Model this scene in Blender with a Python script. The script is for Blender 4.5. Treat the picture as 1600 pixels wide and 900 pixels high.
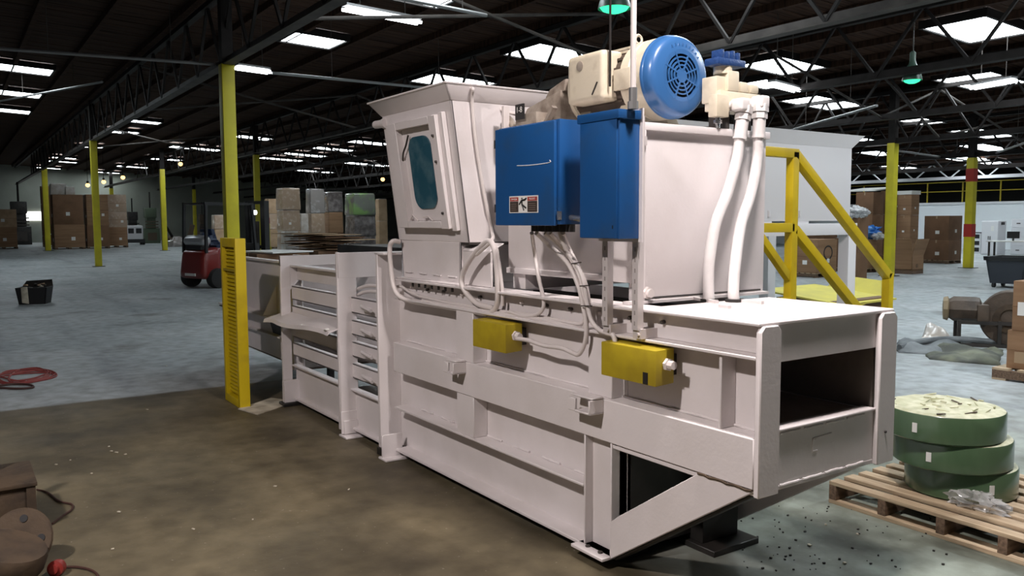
import bpy, bmesh, math, random
from mathutils import Vector, Matrix, noise as mnoise
random.seed(7)
R = math.radians
scene = bpy.context.scene
for o in list(bpy.data.objects): bpy.data.objects.remove(o)
COL = scene.collection

# ---------------------------------------------------------------- camera, world, exposure
F_PX, CAM_H = 1295.37, 1.6
YAW, PITCH, ROLL = R(55.9266), R(4.6855), R(-0.274)
def cam_axes():
    f0 = Vector((-math.sin(YAW), math.cos(YAW), 0)); r0 = Vector((math.cos(YAW), math.sin(YAW), 0)); u0 = Vector((0, 0, 1))
    f = f0*math.cos(PITCH) - u0*math.sin(PITCH); u = u0*math.cos(PITCH) + f0*math.sin(PITCH)
    return r0*math.cos(ROLL) + u*math.sin(ROLL), u*math.cos(ROLL) - r0*math.sin(ROLL), f
CR, CU, CF = cam_axes()
CPOS = Vector((0, 0, CAM_H))
cd = bpy.data.cameras.new('camera'); cam = bpy.data.objects.new('camera', cd); COL.objects.link(cam)
cd.sensor_width = 36; cd.lens = 36*F_PX/1600; cd.clip_start = .05; cd.clip_end = 300
cam.matrix_world = Matrix(((CR.x, CU.x, -CF.x, 0), (CR.y, CU.y, -CF.y, 0), (CR.z, CU.z, -CF.z, CAM_H), (0, 0, 0, 1)))
scene.camera = cam
w = bpy.data.worlds.new('world'); scene.world = w; w.use_nodes = True
w.node_tree.nodes['Background'].inputs[0].default_value = (.75, .85, 1, 1)
w.node_tree.nodes['Background'].inputs[1].default_value = .03
scene.view_settings.view_transform = 'Standard'; scene.view_settings.look = 'None'
scene.view_settings.exposure = 0.0; scene.view_settings.gamma = 1
scene.cycles.use_denoising = True
scene.cycles.max_bounces = 6; scene.cycles.diffuse_bounces = 3; scene.cycles.glossy_bounces = 3; scene.cycles.transparent_max_bounces = 4; scene.cycles.transmission_bounces = 3
SKY_STRENGTH = 13.0          # daylight behind the roof skylights
WORK_LAMP_W = 400.0           # hanging lamp in front of the baler
FLOOR_FILL_W = 210.0          # added unseen lamp brightening the second hopper and right floor
AISLE_LAMP_W = 165.0          # hanging lamp over the pallet beside the open end

def ray(px, py): return CF*F_PX + CR*(px-800) - CU*(py-450)
def at(px, py, X=None, Y=None, Z=None):
    d = ray(px, py)
    if X is not None: return CPOS + d*(X/d.x)
    if Y is not None: return CPOS + d*(Y/d.y)
    return CPOS + d*((Z-CAM_H)/d.z)
def pd(px, py, depth): return CPOS + ray(px, py)*(depth/F_PX)
def zat(px, py, depth): return pd(px, py, depth).z

# ---------------------------------------------------------------- materials
def mat(name, c, rough=.5, metal=0, c2=None, nscale=4, lo=.4, hi=.65, bump=0, bscale=40, coat=0, emit=0, alpha=1, trans=0, detail=4, stretch=None):
    m = bpy.data.materials.new(name); m.use_nodes = True; nt = m.node_tree; b = nt.nodes['Principled BSDF']
    b.inputs['Base Color'].default_value = (*c, 1); b.inputs['Roughness'].default_value = rough; b.inputs['Metallic'].default_value = metal
    b.inputs['Coat Weight'].default_value = coat; b.inputs['Coat Roughness'].default_value = .15
    b.inputs['Alpha'].default_value = alpha; b.inputs['Transmission Weight'].default_value = trans
    if emit:
        b.inputs['Emission Color'].default_value = (*c, 1); b.inputs['Emission Strength'].default_value = emit
    tc = nt.nodes.new('ShaderNodeTexCoord'); src = tc.outputs['Object']
    if stretch:
        mp = nt.nodes.new('ShaderNodeMapping'); mp.inputs['Scale'].default_value = stretch; nt.links.new(src, mp.inputs[0]); src = mp.outputs[0]
    if c2:
        n = nt.nodes.new('ShaderNodeTexNoise'); n.inputs['Scale'].default_value = nscale; n.inputs['Detail'].default_value = detail
        nt.links.new(src, n.inputs['Vector'])
        r = nt.nodes.new('ShaderNodeValToRGB'); r.color_ramp.elements[0].position = lo; r.color_ramp.elements[1].position = hi
        r.color_ramp.elements[0].color = (*c, 1); r.color_ramp.elements[1].color = (*c2, 1)
        nt.links.new(n.outputs['Fac'], r.inputs[0]); nt.links.new(r.outputs[0], b.inputs['Base Color'])
        if emit: nt.links.new(r.outputs[0], b.inputs['Emission Color'])
    if bump:
        n2 = nt.nodes.new('ShaderNodeTexNoise'); n2.inputs['Scale'].default_value = bscale; n2.inputs['Detail'].default_value = 3
        nt.links.new(src, n2.inputs['Vector'])
        bp = nt.nodes.new('ShaderNodeBump'); bp.inputs['Strength'].default_value = bump; bp.inputs['Distance'].default_value = .01
        nt.links.new(n2.outputs['Fac'], bp.inputs['Height']); nt.links.new(bp.outputs[0], b.inputs['Normal'])
    return m
WHITE = mat('white_paint', (.74, .69, .69), .42, c2=(.68, .63, .62), nscale=3, bump=.06, bscale=60)
WHITE2 = mat('white_paint_far', (.70, .70, .72), .45)
CREAM = mat('cream_paint', (.64, .57, .44), .45, c2=(.46, .39, .29), nscale=9, lo=.55, hi=.78, bump=.1)
GREASE = mat('greasy_grey_paint', (.34, .29, .24), .5, c2=(.18, .14, .11), nscale=12, bump=.1)
BLUE = mat('blue_enamel', (.010, .078, .25), .38, c2=(.022, .07, .17), nscale=5, lo=.5, hi=.8, bump=.04)
BLUE2 = mat('blue_gloss', (.035, .125, .32), .32, coat=.35)
NAVY = mat('navy_casting', (.015, .05, .17), .45, bump=.3, bscale=70)
YELLOW = mat('yellow_paint', (.62, .46, .006), .45, c2=(.50, .36, .01), nscale=6, lo=.5, hi=.75)
YELLOW_DK = mat('ochre_paint', (.42, .32, .012), .55, c2=(.34, .25, .012), nscale=8, bump=.05)
COLYEL = mat('column_yellow', (.66, .58, .02), .5, c2=(.54, .46, .02), nscale=2)
COLRED = mat('column_red', (.42, .03, .02), .5)
DKSTEEL = mat('dark_roof_steel', (.022, .019, .018), .6, c2=(.014, .012, .011), nscale=3)
GREYSTEEL = mat('grey_roof_steel', (.075, .066, .06), .55, c2=(.045, .04, .037), nscale=2)
ROOF = mat('brown_roof_boards', (.052, .027, .017), .85, c2=(.02, .010, .007), nscale=2, stretch=(6, .4, 1))
GALV = mat('galvanised', (.22, .22, .22), .45, .5)
STRUT = mat('strut_painted', (.62, .57, .56), .4, .2)
SLOTG = mat('slot_shade', (.30, .27, .26), .6)
BLACK = mat('black', (.012, .012, .013), .5)
RUBBER = mat('black_rubber', (.02, .02, .02), .75)
DARKHOLE = mat('dark_steel_and_holes', (.03, .025, .022), .5, c2=(.012, .011, .01), nscale=5)  # dark steel, also the painted dark of holes and recesses
INNER = mat('chamber_steel', (.20, .165, .14), .6, c2=(.13, .105, .085), nscale=4)
CABLE = mat('white_conduit', (.70, .64, .62), .42)
HOSE = mat('white_hose', (.80, .77, .76), .4, c2=(.70, .66, .65), nscale=6, bump=.1, bscale=50)
CHROME = mat('bright_metal', (.7, .7, .7), .22, .9)
GLASS = mat('smoked_window', (.02, .085, .125), .12, c2=(.10, .19, .22), nscale=7, lo=.45, hi=.8, coat=.5)
CARD = mat('cardboard', (.30, .175, .095), .8, c2=(.24, .135, .07), nscale=2, stretch=(.5, .5, 6))
CARD2 = mat('cardboard_dark', (.20, .105, .055), .8, c2=(.15, .08, .04), nscale=2)
CARD3 = mat('cardboard_pale', (.45, .31, .19), .8, c2=(.36, .24, .14), nscale=3)
CARDY = mat('yellow_card', (.62, .55, .10), .7, c2=(.52, .46, .10), nscale=3)
CARDIN = mat('cardboard_inside', (.16, .10, .06), .85)
PLATEPAPER = mat('dusty_card', (.60, .55, .44), .85, c2=(.34, .30, .23), nscale=6)
WRAP_BEIGE = mat('wrapped_beige', (.42, .30, .21), .28, c2=(.58, .47, .38), nscale=5, lo=.5, hi=.75, coat=.8, bump=.4, bscale=14)
WRAP_GREY = mat('wrapped_grey', (.26, .235, .22), .22, c2=(.46, .44, .43), nscale=4, lo=.5, hi=.75, coat=1, bump=.4, bscale=12)
WRAP_DARK = mat('wrapped_dark', (.10, .085, .08), .2, c2=(.24, .21, .2), nscale=4, coat=1, bump=.4, bscale=12)
WRAP_GLINT = mat('wrapped_grey_green_glint', (.16, .17, .14), .2, c2=(.22, .38, .12), nscale=2.2, lo=.45, hi=.6, coat=1, bump=.3, bscale=12)  # grey wrap with a green highlight painted into its colour
WRAP_WHITE = mat('wrapped_white', (.62, .58, .54), .3, c2=(.48, .42, .36), nscale=4, coat=.6, bump=.5, bscale=14)
PAPER = mat('white_paper', (.78, .77, .74), .7)
TAPE = mat('tape', (.36, .25, .15), .35)
WOOD = mat('pallet_wood', (.50, .39, .26), .75, c2=(.32, .23, .145), nscale=5, lo=.35, hi=.7, stretch=(1, 14, 14), bump=.15, bscale=20)
WOODD = mat('pallet_wood_dark', (.17, .11, .07), .8, c2=(.09, .055, .035), nscale=6, stretch=(10, 1, 10))
ROLLG = mat('green_strapping', (.055, .105, .05), .3, c2=(.085, .145, .075), nscale=5, coat=.7, stretch=(1, 1, .3))
ROLLT = mat('pale_roll_end', (.46, .47, .30), .6, c2=(.62, .62, .46), nscale=14, bump=.4, bscale=50)
PLASTIC = mat('clear_plastic', (.75, .75, .74), .12, alpha=.45, coat=1)
BAGW = mat('white_bag', (.72, .72, .72), .35, c2=(.32, .32, .33), nscale=14, bump=.6, bscale=25)
BAGB = mat('blue_bag', (.015, .14, .50), .3, c2=(.25, .50, .75), nscale=13, lo=.5, hi=.7, bump=.6, bscale=25)
TARP = mat('grey_tarp', (.12, .135, .145), .7, c2=(.20, .22, .23), nscale=4, bump=.5, bscale=12)
TARPG = mat('green_tarp', (.055, .06, .05), .75, c2=(.17, .18, .125), nscale=3, bump=.5, bscale=12)
RUST = mat('rusty_steel', (.07, .045, .025), .75, c2=(.035, .022, .013), nscale=7, bump=.3, bscale=30)
RUST_SHADE = mat('brown_motor', (.085, .06, .042), .6, c2=(.05, .036, .026), nscale=6, bump=.3)
REDP = mat('red_forklift', (.20, .018, .014), .35, coat=.5)
REDC = mat('red_plastic', (.20, .02, .016), .4)
REDCORD = mat('red_cord', (.24, .05, .045), .6)
DKCORD = mat('dark_cord', (.05, .02, .015), .6)
NAVYCLOTH = mat('navy_cloth', (.01, .022, .06), .5)
SILVER = mat('silver_tank', (.55, .56, .58), .3, .6)
WALLFAR = mat('far_wall_paint', (.30, .315, .27), .85, c2=(.24, .25, .215), nscale=.4)
WALLWHITE = mat('office_wall_white', (.80, .84, .86), .7)
MEZZ = mat('mezzanine_dark', (.02, .02, .018), .8)
SKY = mat('skylight_daylight', (.86, .95, 1.0), .5, emit=SKY_STRENGTH)
TUBE_E = mat('fluorescent_tube', (.93, .97, 1.0), .5, emit=14)
WARM_E = mat('warm_lamp_glow', (1.0, .62, .24), .5, emit=2.6)
GREEN_E = mat('green_lamp_glow', (.04, .80, .36), .5, emit=1.6)
SHADEG = mat('lamp_shade_green', (.05, .10, .07), .4)
REDSIGN = mat('sign_red', (.38, .05, .04), .5); DKSIGN = mat('sign_dark', (.05, .035, .03), .5); GREYSIGN = mat('sign_print', (.16, .13, .11), .6)
GREENMACH = mat('green_machine', (.06, .085, .05), .6); BROWNMACH = mat('brown_machine', (.075, .05, .03), .7)

def floor_material():
    m = bpy.data.materials.new('concrete_floor'); m.use_nodes = True; nt = m.node_tree; L = nt.links.new; N = nt.nodes.new
    b = nt.nodes['Principled BSDF']; tc = N('ShaderNodeTexCoord'); sep = N('ShaderNodeSeparateXYZ'); L(tc.outputs['Object'], sep.inputs[0])
    def noise(s, d=5, vec=None):
        n = N('ShaderNodeTexNoise'); n.inputs['Scale'].default_value = s; n.inputs['Detail'].default_value = d; L(vec or tc.outputs['Object'], n.inputs['Vector']); return n.outputs['Fac']
    def ramp(x, p0, c0, p1, c1):
        r = N('ShaderNodeValToRGB'); r.color_ramp.elements[0].position = p0; r.color_ramp.elements[1].position = p1
        r.color_ramp.elements[0].color = (*c0, 1); r.color_ramp.elements[1].color = (*c1, 1); L(x, r.inputs[0]); return r.outputs[0]
    def mth(op, a, bb):
        n = N('ShaderNodeMath'); n.operation = op
        for i, v in enumerate((a, bb)):
            if isinstance(v, (int, float)): n.inputs[i].default_value = v
            else: L(v, n.inputs[i])
        return n.outputs[0]
    def mix(f, a, bb, mode='MIX'):
        n = N('ShaderNodeMix'); n.data_type = 'RGBA'; n.blend_type = mode
        if isinstance(f, (int, float)): n.inputs[0].default_value = f
        else: L(f, n.inputs[0])
        L(a, n.inputs[6]); L(bb, n.inputs[7]); return n.outputs[2]
    def mapr(x, a, bb):
        n = N('ShaderNodeMapRange'); n.inputs[1].default_value = a; n.inputs[2].default_value = bb; L(x, n.inputs[0]); return n.outputs[0]
    grey = ramp(noise(.55), .3, (.28, .315, .33), .75, (.42, .45, .46))
    brown = ramp(noise(1.1, 9), .27, (.045, .036, .021), .78, (.20, .165, .098))
    wob = mth('MULTIPLY', noise(1.2), .5)
    fx = mapr(mth('ADD', sep.outputs[0], mth('MULTIPLY', noise(4, 2), .05)), -8.20, -8.12)
    fy = mapr(mth('ADD', sep.outputs[1], wob), 3.9, 2.7)
    col = mix(mth('MULTIPLY', fx, fy), grey, brown)
    # greenish oily patch behind the machine end
    gfac = mth('MULTIPLY', mapr(sep.outputs[0], -6.0, -3.0), mapr(sep.outputs[1], 2.6, 3.3))
    gfac = mth('MULTIPLY', gfac, mapr(sep.outputs[1], 8.0, 5.5))
    oil = ramp(noise(2.3), .35, (.07, .078, .06), .6, (.24, .275, .235))
    col = mix(gfac, col, oil)
    fine = ramp(noise(6.5, 8), .32, (.68, .66, .62), .62, (1.12, 1.12, 1.12)); col = mix(.8, col, fine, 'MULTIPLY')
    # dark oil stains and tyre scuffs, with shapes of their own
    st = ramp(noise(.9, 8), .58, (1, 1, 1), .72, (.55, .53, .5))
    col = mix(1.0, col, st, 'MULTIPLY')
    mp = N('ShaderNodeMapping'); mp.inputs['Scale'].default_value = (.18, 1.6, 1); mp.inputs['Rotation'].default_value = (0, 0, .25); L(tc.outputs['Object'], mp.inputs[0])
    sc = ramp(noise(1.0, 6, mp.outputs[0]), .55, (1, 1, 1), .7, (.72, .72, .74))
    col = mix(1.0, col, sc, 'MULTIPLY')
    sp = ramp(noise(38, 2), .70, (0, 0, 0), .76, (.30, .29, .27))
    col = mix(.35, col, sp, 'ADD')
    L(col, b.inputs['Base Color'])
    L(mapr(noise(1.7), .2, .9), b.inputs['Roughness'])
    rr = N('ShaderNodeMapRange'); rr.inputs[3].default_value = .42; rr.inputs[4].default_value = .75; L(noise(1.7), rr.inputs[0]); L(rr.outputs[0], b.inputs['Roughness'])
    bp = N('ShaderNodeBump'); bp.inputs['Strength'].default_value = .12; bp.inputs['Distance'].default_value = .01; L(noise(30), bp.inputs['Height']); L(bp.outputs[0], b.inputs['Normal'])
    return m
FLOOR = floor_material()
for m_ in (DKSTEEL, GREYSTEEL, ROOF, MEZZ): m_.node_tree.nodes['Principled BSDF'].inputs['Specular IOR Level'].default_value = .12

# ---------------------------------------------------------------- mesh helpers
class MB:
    def __init__(s): s.v = []; s.f = []
    def add(s, vs, fs):
        k = len(s.v); s.v += [Vector(p) for p in vs]; s.f += [tuple(i+k for i in q) for q in fs]; return s
    def box(s, x0, x1, y0, y1, z0, z1):
        x0, x1 = min(x0, x1), max(x0, x1); y0, y1 = min(y0, y1), max(y0, y1); z0, z1 = min(z0, z1), max(z0, z1)
        return s.add([(x0,y0,z0),(x1,y0,z0),(x1,y1,z0),(x0,y1,z0),(x0,y0,z1),(x1,y0,z1),(x1,y1,z1),(x0,y1,z1)],
                     [(0,3,2,1),(4,5,6,7),(0,1,5,4),(1,2,6,5),(2,3,7,6),(3,0,4,7)])
    def hexa(s, b, t):      # bottom quad and top quad, both counter-clockwise from above
        return s.add(list(b)+list(t), [(0,3,2,1),(4,5,6,7),(0,1,5,4),(1,2,6,5),(2,3,7,6),(3,0,4,7)])
    def obox(s, c, size, rot=None):
        a = MB().box(-size[0]/2, size[0]/2, -size[1]/2, size[1]/2, -size[2]/2, size[2]/2)
        m = rot or Matrix.Identity(3)
        return s.add([Vector(c) + m @ p for p in a.v], a.f)
    def prism(s, poly, vec):
        n = len(poly); vec = Vector(vec); p = [Vector(q) for q in poly]
        return s.add(p + [q+vec for q in p], [tuple(range(n))[::-1], tuple(range(n, 2*n))] + [(i, (i+1) % n, n+(i+1) % n, n+i) for i in range(n)])
    def cyl(s, p0, p1, r0, r1=None, n=14):
        p0, p1 = Vector(p0), Vector(p1); r1 = r0 if r1 is None else r1
        d = (p1-p0).normalized(); a = d.orthogonal().normalized(); b = d.cross(a)
        vs = []
        for p, r in ((p0, r0), (p1, r1)):
            vs += [p + (a*math.cos(2*math.pi*i/n) + b*math.sin(2*math.pi*i/n))*r for i in range(n)]
        return s.add(vs, [tuple(range(n))[::-1], tuple(range(n, 2*n))] + [(i, (i+1) % n, n+(i+1) % n, n+i) for i in range(n)])
    def bar(s, p0, p1, wd, ht=None):      # rectangular bar between two points
        p0, p1 = Vector(p0), Vector(p1); ht = ht or wd; d = (p1-p0); L = d.length; d.normalize()
        up = Vector((0, 0, 1)) if abs(d.z) < .95 else Vector((1, 0, 0))
        a = d.cross(up).normalized(); b = a.cross(d)
        m = Matrix((d, a, b)).transposed()
        return s.obox((p0+p1)/2, (L, wd, ht), m)
    def tube(s, pts, r, n=8, cap=True):
        pts = [Vector(p) for p in pts]; k = len(s.v); vs = []; a = None
        for i, p in enumerate(pts):
            d = (pts[min(i+1, len(pts)-1)] - pts[max(i-1, 0)]).normalized()
            a = d.orthogonal().normalized() if a is None else (a - d*a.dot(d)).normalized()
            b = d.cross(a)
            vs += [p + (a*math.cos(2*math.pi*j/n) + b*math.sin(2*math.pi*j/n))*r for j in range(n)]
        fs = [(i*n+j, i*n+(j+1) % n, (i+1)*n+(j+1) % n, (i+1)*n+j) for i in range(len(pts)-1) for j in range(n)]
        if cap: fs += [tuple(range(n))[::-1], tuple(range((len(pts)-1)*n, len(pts)*n))]
        return s.add(vs, fs)
    def lathe(s, prof, org, ax, n=24, cap=True):
        org = Vector(org); d = Vector(ax).normalized(); a = d.orthogonal().normalized(); b = d.cross(a); vs = []
        for r, h in prof: vs += [org + d*h + (a*math.cos(2*math.pi*j/n) + b*math.sin(2*math.pi*j/n))*r for j in range(n)]
        m = len(prof)
        fs = [(i*n+j, i*n+(j+1) % n, (i+1)*n+(j+1) % n, (i+1)*n+j) for i in range(m-1) for j in range(n)]
        if cap: fs += [tuple(range(n))[::-1], tuple(range((m-1)*n, m*n))]
        return s.add(vs, fs)
    def blob(s, c, rad, amp=.25, fr=2.0, seed=0, nu=16, nv=10, flat=False):
        c = Vector(c); vs = []; fs = []
        for i in range(nv+1):
            t = math.pi*i/nv
            for j in range(nu):
                p = 2*math.pi*j/nu; d = Vector((math.sin(t)*math.cos(p), math.sin(t)*math.sin(p), math.cos(t)))
                k = 1 + amp*mnoise.noise(d*fr + Vector((seed*3.1, seed*1.7, 0)))*2
                z = d.z*rad[2]*k
                if flat: z = max(z, -rad[2]*.35)
                vs.append(c + Vector((d.x*rad[0]*k, d.y*rad[1]*k, z)))
        for i in range(nv):
            for j in range(nu): fs.append((i*nu+j, (i+1)*nu+j, (i+1)*nu+(j+1) % nu, i*nu+(j+1) % nu))
        return s.add(vs, fs)
def spline(pts, k=6):
    P = [Vector(p) for p in pts]; out = []
    for i in range(len(P)-1):
        a = P[i-1] if i else P[i]*2-P[i+1]; b, c = P[i], P[i+1]; d = P[i+2] if i+2 < len(P) else c*2-b
        for j in range(k):
            t = j/k; out.append(.5*((2*b) + (c-a)*t + (2*a-5*b+4*c-d)*t*t + (3*b-a-3*c+d)*t**3))
    return out + [P[-1]]
OFF = {}
def tag(o, label, cat=None, group=None, kind=None):
    if label: o['label'] = label
    if cat: o['category'] = cat
    if group: o['group'] = group
    if kind: o['kind'] = kind
    return o
def thing(name, label, cat, loc=(0, 0, 0), rz=0, group=None, world=False, kind=None):
    o = bpy.data.objects.new(name, None); COL.objects.link(o); o.empty_display_size = .1
    o.location = loc; o.rotation_euler = (0, 0, rz); tag(o, label, cat, group, kind)
    OFF[o] = Vector(loc) if world else Vector((0, 0, 0)); return o
def put(name, mb, m, parent=None, bev=0, label=None, cat=None, group=None, kind=None, sharp=38, seg=2):
    me = bpy.data.meshes.new(name); off = Vector((0, 0, 0)); loc = Vector((0, 0, 0))
    if parent is not None: off = OFF.get(parent, off)
    elif mb.v:
        xs = [p.x for p in mb.v]; ys = [p.y for p in mb.v]; off = Vector(((min(xs)+max(xs))/2, (min(ys)+max(ys))/2, min(p.z for p in mb.v))); loc = off
    if kind == 'structure' and parent is None: off = loc = Vector((0, 0, 0))
    me.from_pydata([p-off for p in mb.v], [], mb.f)
    bm = bmesh.new(); bm.from_mesh(me); bmesh.ops.recalc_face_normals(bm, faces=bm.faces)
    if bev:
        es = [e for e in bm.edges if len(e.link_faces) == 2 and e.calc_face_angle(0) > R(30)]
        bmesh.ops.bevel(bm, geom=es, offset=bev, segments=seg, affect='EDGES', profile=.6, clamp_overlap=True)
    bm.to_mesh(me); bm.free()
    me.materials.append(m)
    me.polygons.foreach_set('use_smooth', [True]*len(me.polygons)); me.set_sharp_from_angle(angle=R(sharp))
    o = bpy.data.objects.new(name, me); COL.objects.link(o); o.location = loc
    if parent is not None:
        o.parent = parent; OFF[o] = off
    tag(o, label, cat, group, kind); return o
def text(s, size, mtl, parent, loc, mtx, name='lettering', ext=.0006):
    c = bpy.data.curves.new(name, 'FONT'); c.body = s; c.size = size; c.extrude = ext; c.align_x = 'CENTER'; c.align_y = 'CENTER'
    o = bpy.data.objects.new(name, c); COL.objects.link(o); c.materials.append(mtl); o.parent = parent; ob = o
    mm = mtx.to_4x4(); mm.translation = Vector(loc) - OFF.get(parent, Vector((0, 0, 0))); o.matrix_local = mm
    bpy.context.view_layer.update(); me = bpy.data.meshes.new_from_object(o.evaluated_get(bpy.context.evaluated_depsgraph_get()))
    n = bpy.data.objects.new(name, me); COL.objects.link(n); n.parent = parent; n.matrix_local = mm; bpy.data.objects.remove(o); me.name = name; return n
def clone(root, loc, rz=None, label=None):
    r = root.copy(); COL.objects.link(r); r.location = loc
    if rz is not None: r.rotation_euler = (0, 0, rz)
    if label: r['label'] = label
    for ch in root.children:
        c = ch.copy(); COL.objects.link(c); c.parent = r
        for g in ch.children:
            d = g.copy(); COL.objects.link(d); d.parent = c
    return r
B = lambda *a: MB().box(*a)
FRONT = Matrix(((1, 0, 0), (0, 0, -1), (0, 1, 0)))     # text plane facing -Y, reading along +X

# ================================================================ SETTING
put('floor', B(-82, 9, -14, 62, -.3, 0), FLOOR, kind='structure', label='grey concrete warehouse floor, brown and dirty near the baler')
def roof_z(y): return 6.1 - .045*y
def roof_hit(px, py):
    d = ray(px, py); t = (6.1 - .045*CPOS.y - CPOS.z)/(d.z + .045*d.y); return CPOS + d*t
roof = put('ceiling', MB().hexa([(-82, -14, roof_z(-14)+.16), (9, -14, roof_z(-14)+.16), (9, 62, roof_z(62)+.16), (-82, 62, roof_z(62)+.16)],
                      [(-82, -14, roof_z(-14)+.3), (9, -14, roof_z(-14)+.3), (9, 62, roof_z(62)+.3), (-82, 62, roof_z(62)+.3)]), ROOF, kind='structure', label='dark brown boarded warehouse roof')
# roof boards, running front to back across the trusses
bd = MB(); xx = -40.0
while xx < 3:
    g = random.uniform(.0, .012)
    bd.hexa([(xx, -4, roof_z(-4)+.11+g), (xx+.26, -4, roof_z(-4)+.11+g), (xx+.26, 45, roof_z(45)+.11+g), (xx, 45, roof_z(45)+.11+g)],
            [(xx, -4, roof_z(-4)+.16), (xx+.26, -4, roof_z(-4)+.16), (xx+.26, 45, roof_z(45)+.16), (xx, 45, roof_z(45)+.16)])
    xx += .275
put('roof_boards', bd, ROOF, roof, kind='stuff')
# purlins along the building under the boards
pm = B(-75, 4, -.05, .05, -.14, 0)
pur0 = None
for i in range(34):
    y = -2 + i*1.25
    if pur0 is None: pur0 = put('purlin', pm, ROOF, roof); pur0.location = (0, y, roof_z(y)+.11)
    else:
        c = pur0.copy(); COL.objects.link(c); c.location = (0, y, roof_z(y)+.11)

put('wall_far', B(-76.3, -76, -14, 62, 0, roof_z(0)+.3), WALLFAR, kind='structure', label='pale grey green far end wall of the warehouse')
wr = thing('wall_right', 'long white office wall with dark mezzanine above, far side', None, (-20, 44, 0), world=True, kind='structure')
put('office_wall', B(-60, 9, 44, 44.2, 0, 2.42), WALLWHITE, wr)
put('wall_cap', B(-60, 9, 43.93, 44.0, 2.3, 2.42), WHITE2, wr)
put('mezzanine_wall', B(-60, 9, 46.5, 46.7, 2.42, 4.6), MEZZ, wr)
put('mezzanine_deck', B(-60, 9, 44, 46.5, 2.36, 2.42), MEZZ, wr)
mr = thing('mezzanine_railing', 'yellow guard railing along the dark mezzanine above the office wall', 'railing', (-20, 44.1, 2.42), world=True)
for i in range(22): put('post', B(-42+i*1.9, -41.94+i*1.9, 44.08, 44.14, 2.42, 3.5), YELLOW_DK, mr)
put('top_rail', B(-42, -2, 44.09, 44.13, 3.46, 3.5), YELLOW_DK, mr); put('mid_rail', B(-42, -2, 44.09, 44.13, 2.98, 3.02), YELLOW_DK, mr)

# roof trusses: along the building, one per bay
rows = [(-1.2, 4.62, 'nearest the camera, over the open floor'), (4.4, 4.5, 'over the row of the three tall yellow columns'), (10.5, 4.37, 'passing behind the hopper of the baler'),
        (14.5, 4.2, 'above the blue motor and green lamp'), (19.0, 4.0, 'second in from the column beside the stairs'), (21.6, 3.66, 'carried by the yellow column beside the stairs'),
        (27.0, 3.55, 'carried by the red banded yellow column'), (33.0, 3.5, 'pale, far behind the red banded column'), (40.0, 3.45, 'palest, just before the white office wall')]
for k, (y, z, where) in enumerate(rows):
    x0, x1 = -74.0, 3.2
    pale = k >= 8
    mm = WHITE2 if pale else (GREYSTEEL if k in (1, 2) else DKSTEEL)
    t = thing('roof_truss', 'steel roof truss '+where, 'truss', (-20, y, z), group='roof trusses')
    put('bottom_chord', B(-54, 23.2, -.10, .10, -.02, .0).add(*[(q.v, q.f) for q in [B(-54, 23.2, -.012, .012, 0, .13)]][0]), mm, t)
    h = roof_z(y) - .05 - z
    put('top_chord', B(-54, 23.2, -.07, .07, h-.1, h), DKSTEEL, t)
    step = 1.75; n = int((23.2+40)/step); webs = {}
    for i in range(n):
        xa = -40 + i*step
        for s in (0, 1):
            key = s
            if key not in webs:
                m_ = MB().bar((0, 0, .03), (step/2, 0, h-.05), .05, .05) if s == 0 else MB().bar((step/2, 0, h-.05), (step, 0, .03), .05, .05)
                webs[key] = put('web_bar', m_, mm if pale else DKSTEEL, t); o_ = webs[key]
            else:
                o_ = webs[key].copy(); COL.objects.link(o_)
            o_.location = (xa, 0, 0)
# cross bracing rods between the trusses
def rod(name, p, q, r, m, label, cat, group=None): put(name, MB().cyl(p, q, r, n=8), m, None, label=label, cat=cat, group=group)
for (ya, za, wa), (yb, zb, _) in zip(rows[1:6], rows[2:7]):
    for xb, wx in ((-12.0, 'nearest'), (-24.0, 'middle'), (-38.0, 'farthest')):
        t = thing('cross_brace', wx+' thin cross brace by the truss '+wa, 'brace', (xb, (ya+yb)/2, za), world=True, group='cross bracing between the trusses')
        put('rod', MB().cyl((xb, ya, za+.05), (xb, yb, roof_z(yb)-.2), .03, n=8), GREYSTEEL, t); put('rod', MB().cyl((xb+.07, ya, roof_z(ya)-.2), (xb+.07, yb, zb+.05), .03, n=8), GREYSTEEL, t)

# columns -------------------------------------------------------------------
def column(px, pyb, depth, ztop, label, wd=.2, red=None):
    p = pd(px, pyb, depth); p.z = 0
    t = thing('steel_column', label, 'column', p)
    m_ = MB().box(-wd/2, wd/2, -wd/2, wd/2, 0, ztop)
    put('post', m_, COLYEL, t, bev=.02)
    put('dark_head', B(-wd*.42, wd*.42, -wd*.42, wd*.42, ztop, roof_z(p.y)), DKSTEEL, t)
    put('base_plate', B(-wd*.9, wd*.9, -wd*.9, wd*.9, 0, .015), DARKHOLE, t)
    for a, b in (red or []): put('red_band', B(-wd/2-.006, wd/2+.006, -wd/2-.006, wd/2+.006, a, b), COLRED, t)
    return t
def coly(px, Y, ztop, label, **k):
    p = at(px, 345, Y=Y); return column(px, 345, (p-CPOS).dot(CF), ztop, label, **k)
coly(361.5, 4.4, 4.5, 'thick yellow steel column rising behind the louvred guard', wd=.24)
coly(151, 4.4, 4.5, 'yellow steel column with dark foot in front of the brown carton stacks', wd=.22)
coly(73, 4.55, 4.6, 'yellow steel column beside the far left carton stack', wd=.28)
coly(256, 9.9, 4.5, 'slim yellow column standing alone on the open floor before the forklift', wd=.26)
coly(403, 10.5, 4.3, 'shaded yellow column just behind the forklift mast', wd=.22)
coly(304.5, 16.5, 4.2, 'distant yellow column behind the forklift cab', wd=.25)
coly(176, 11.0, 4.3, 'distant yellow column top above the wrapped carton stack', wd=.28)
coly(464, 22.0, 4.0, 'faint yellow column between the wrapped pallet stacks', wd=.22)
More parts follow.
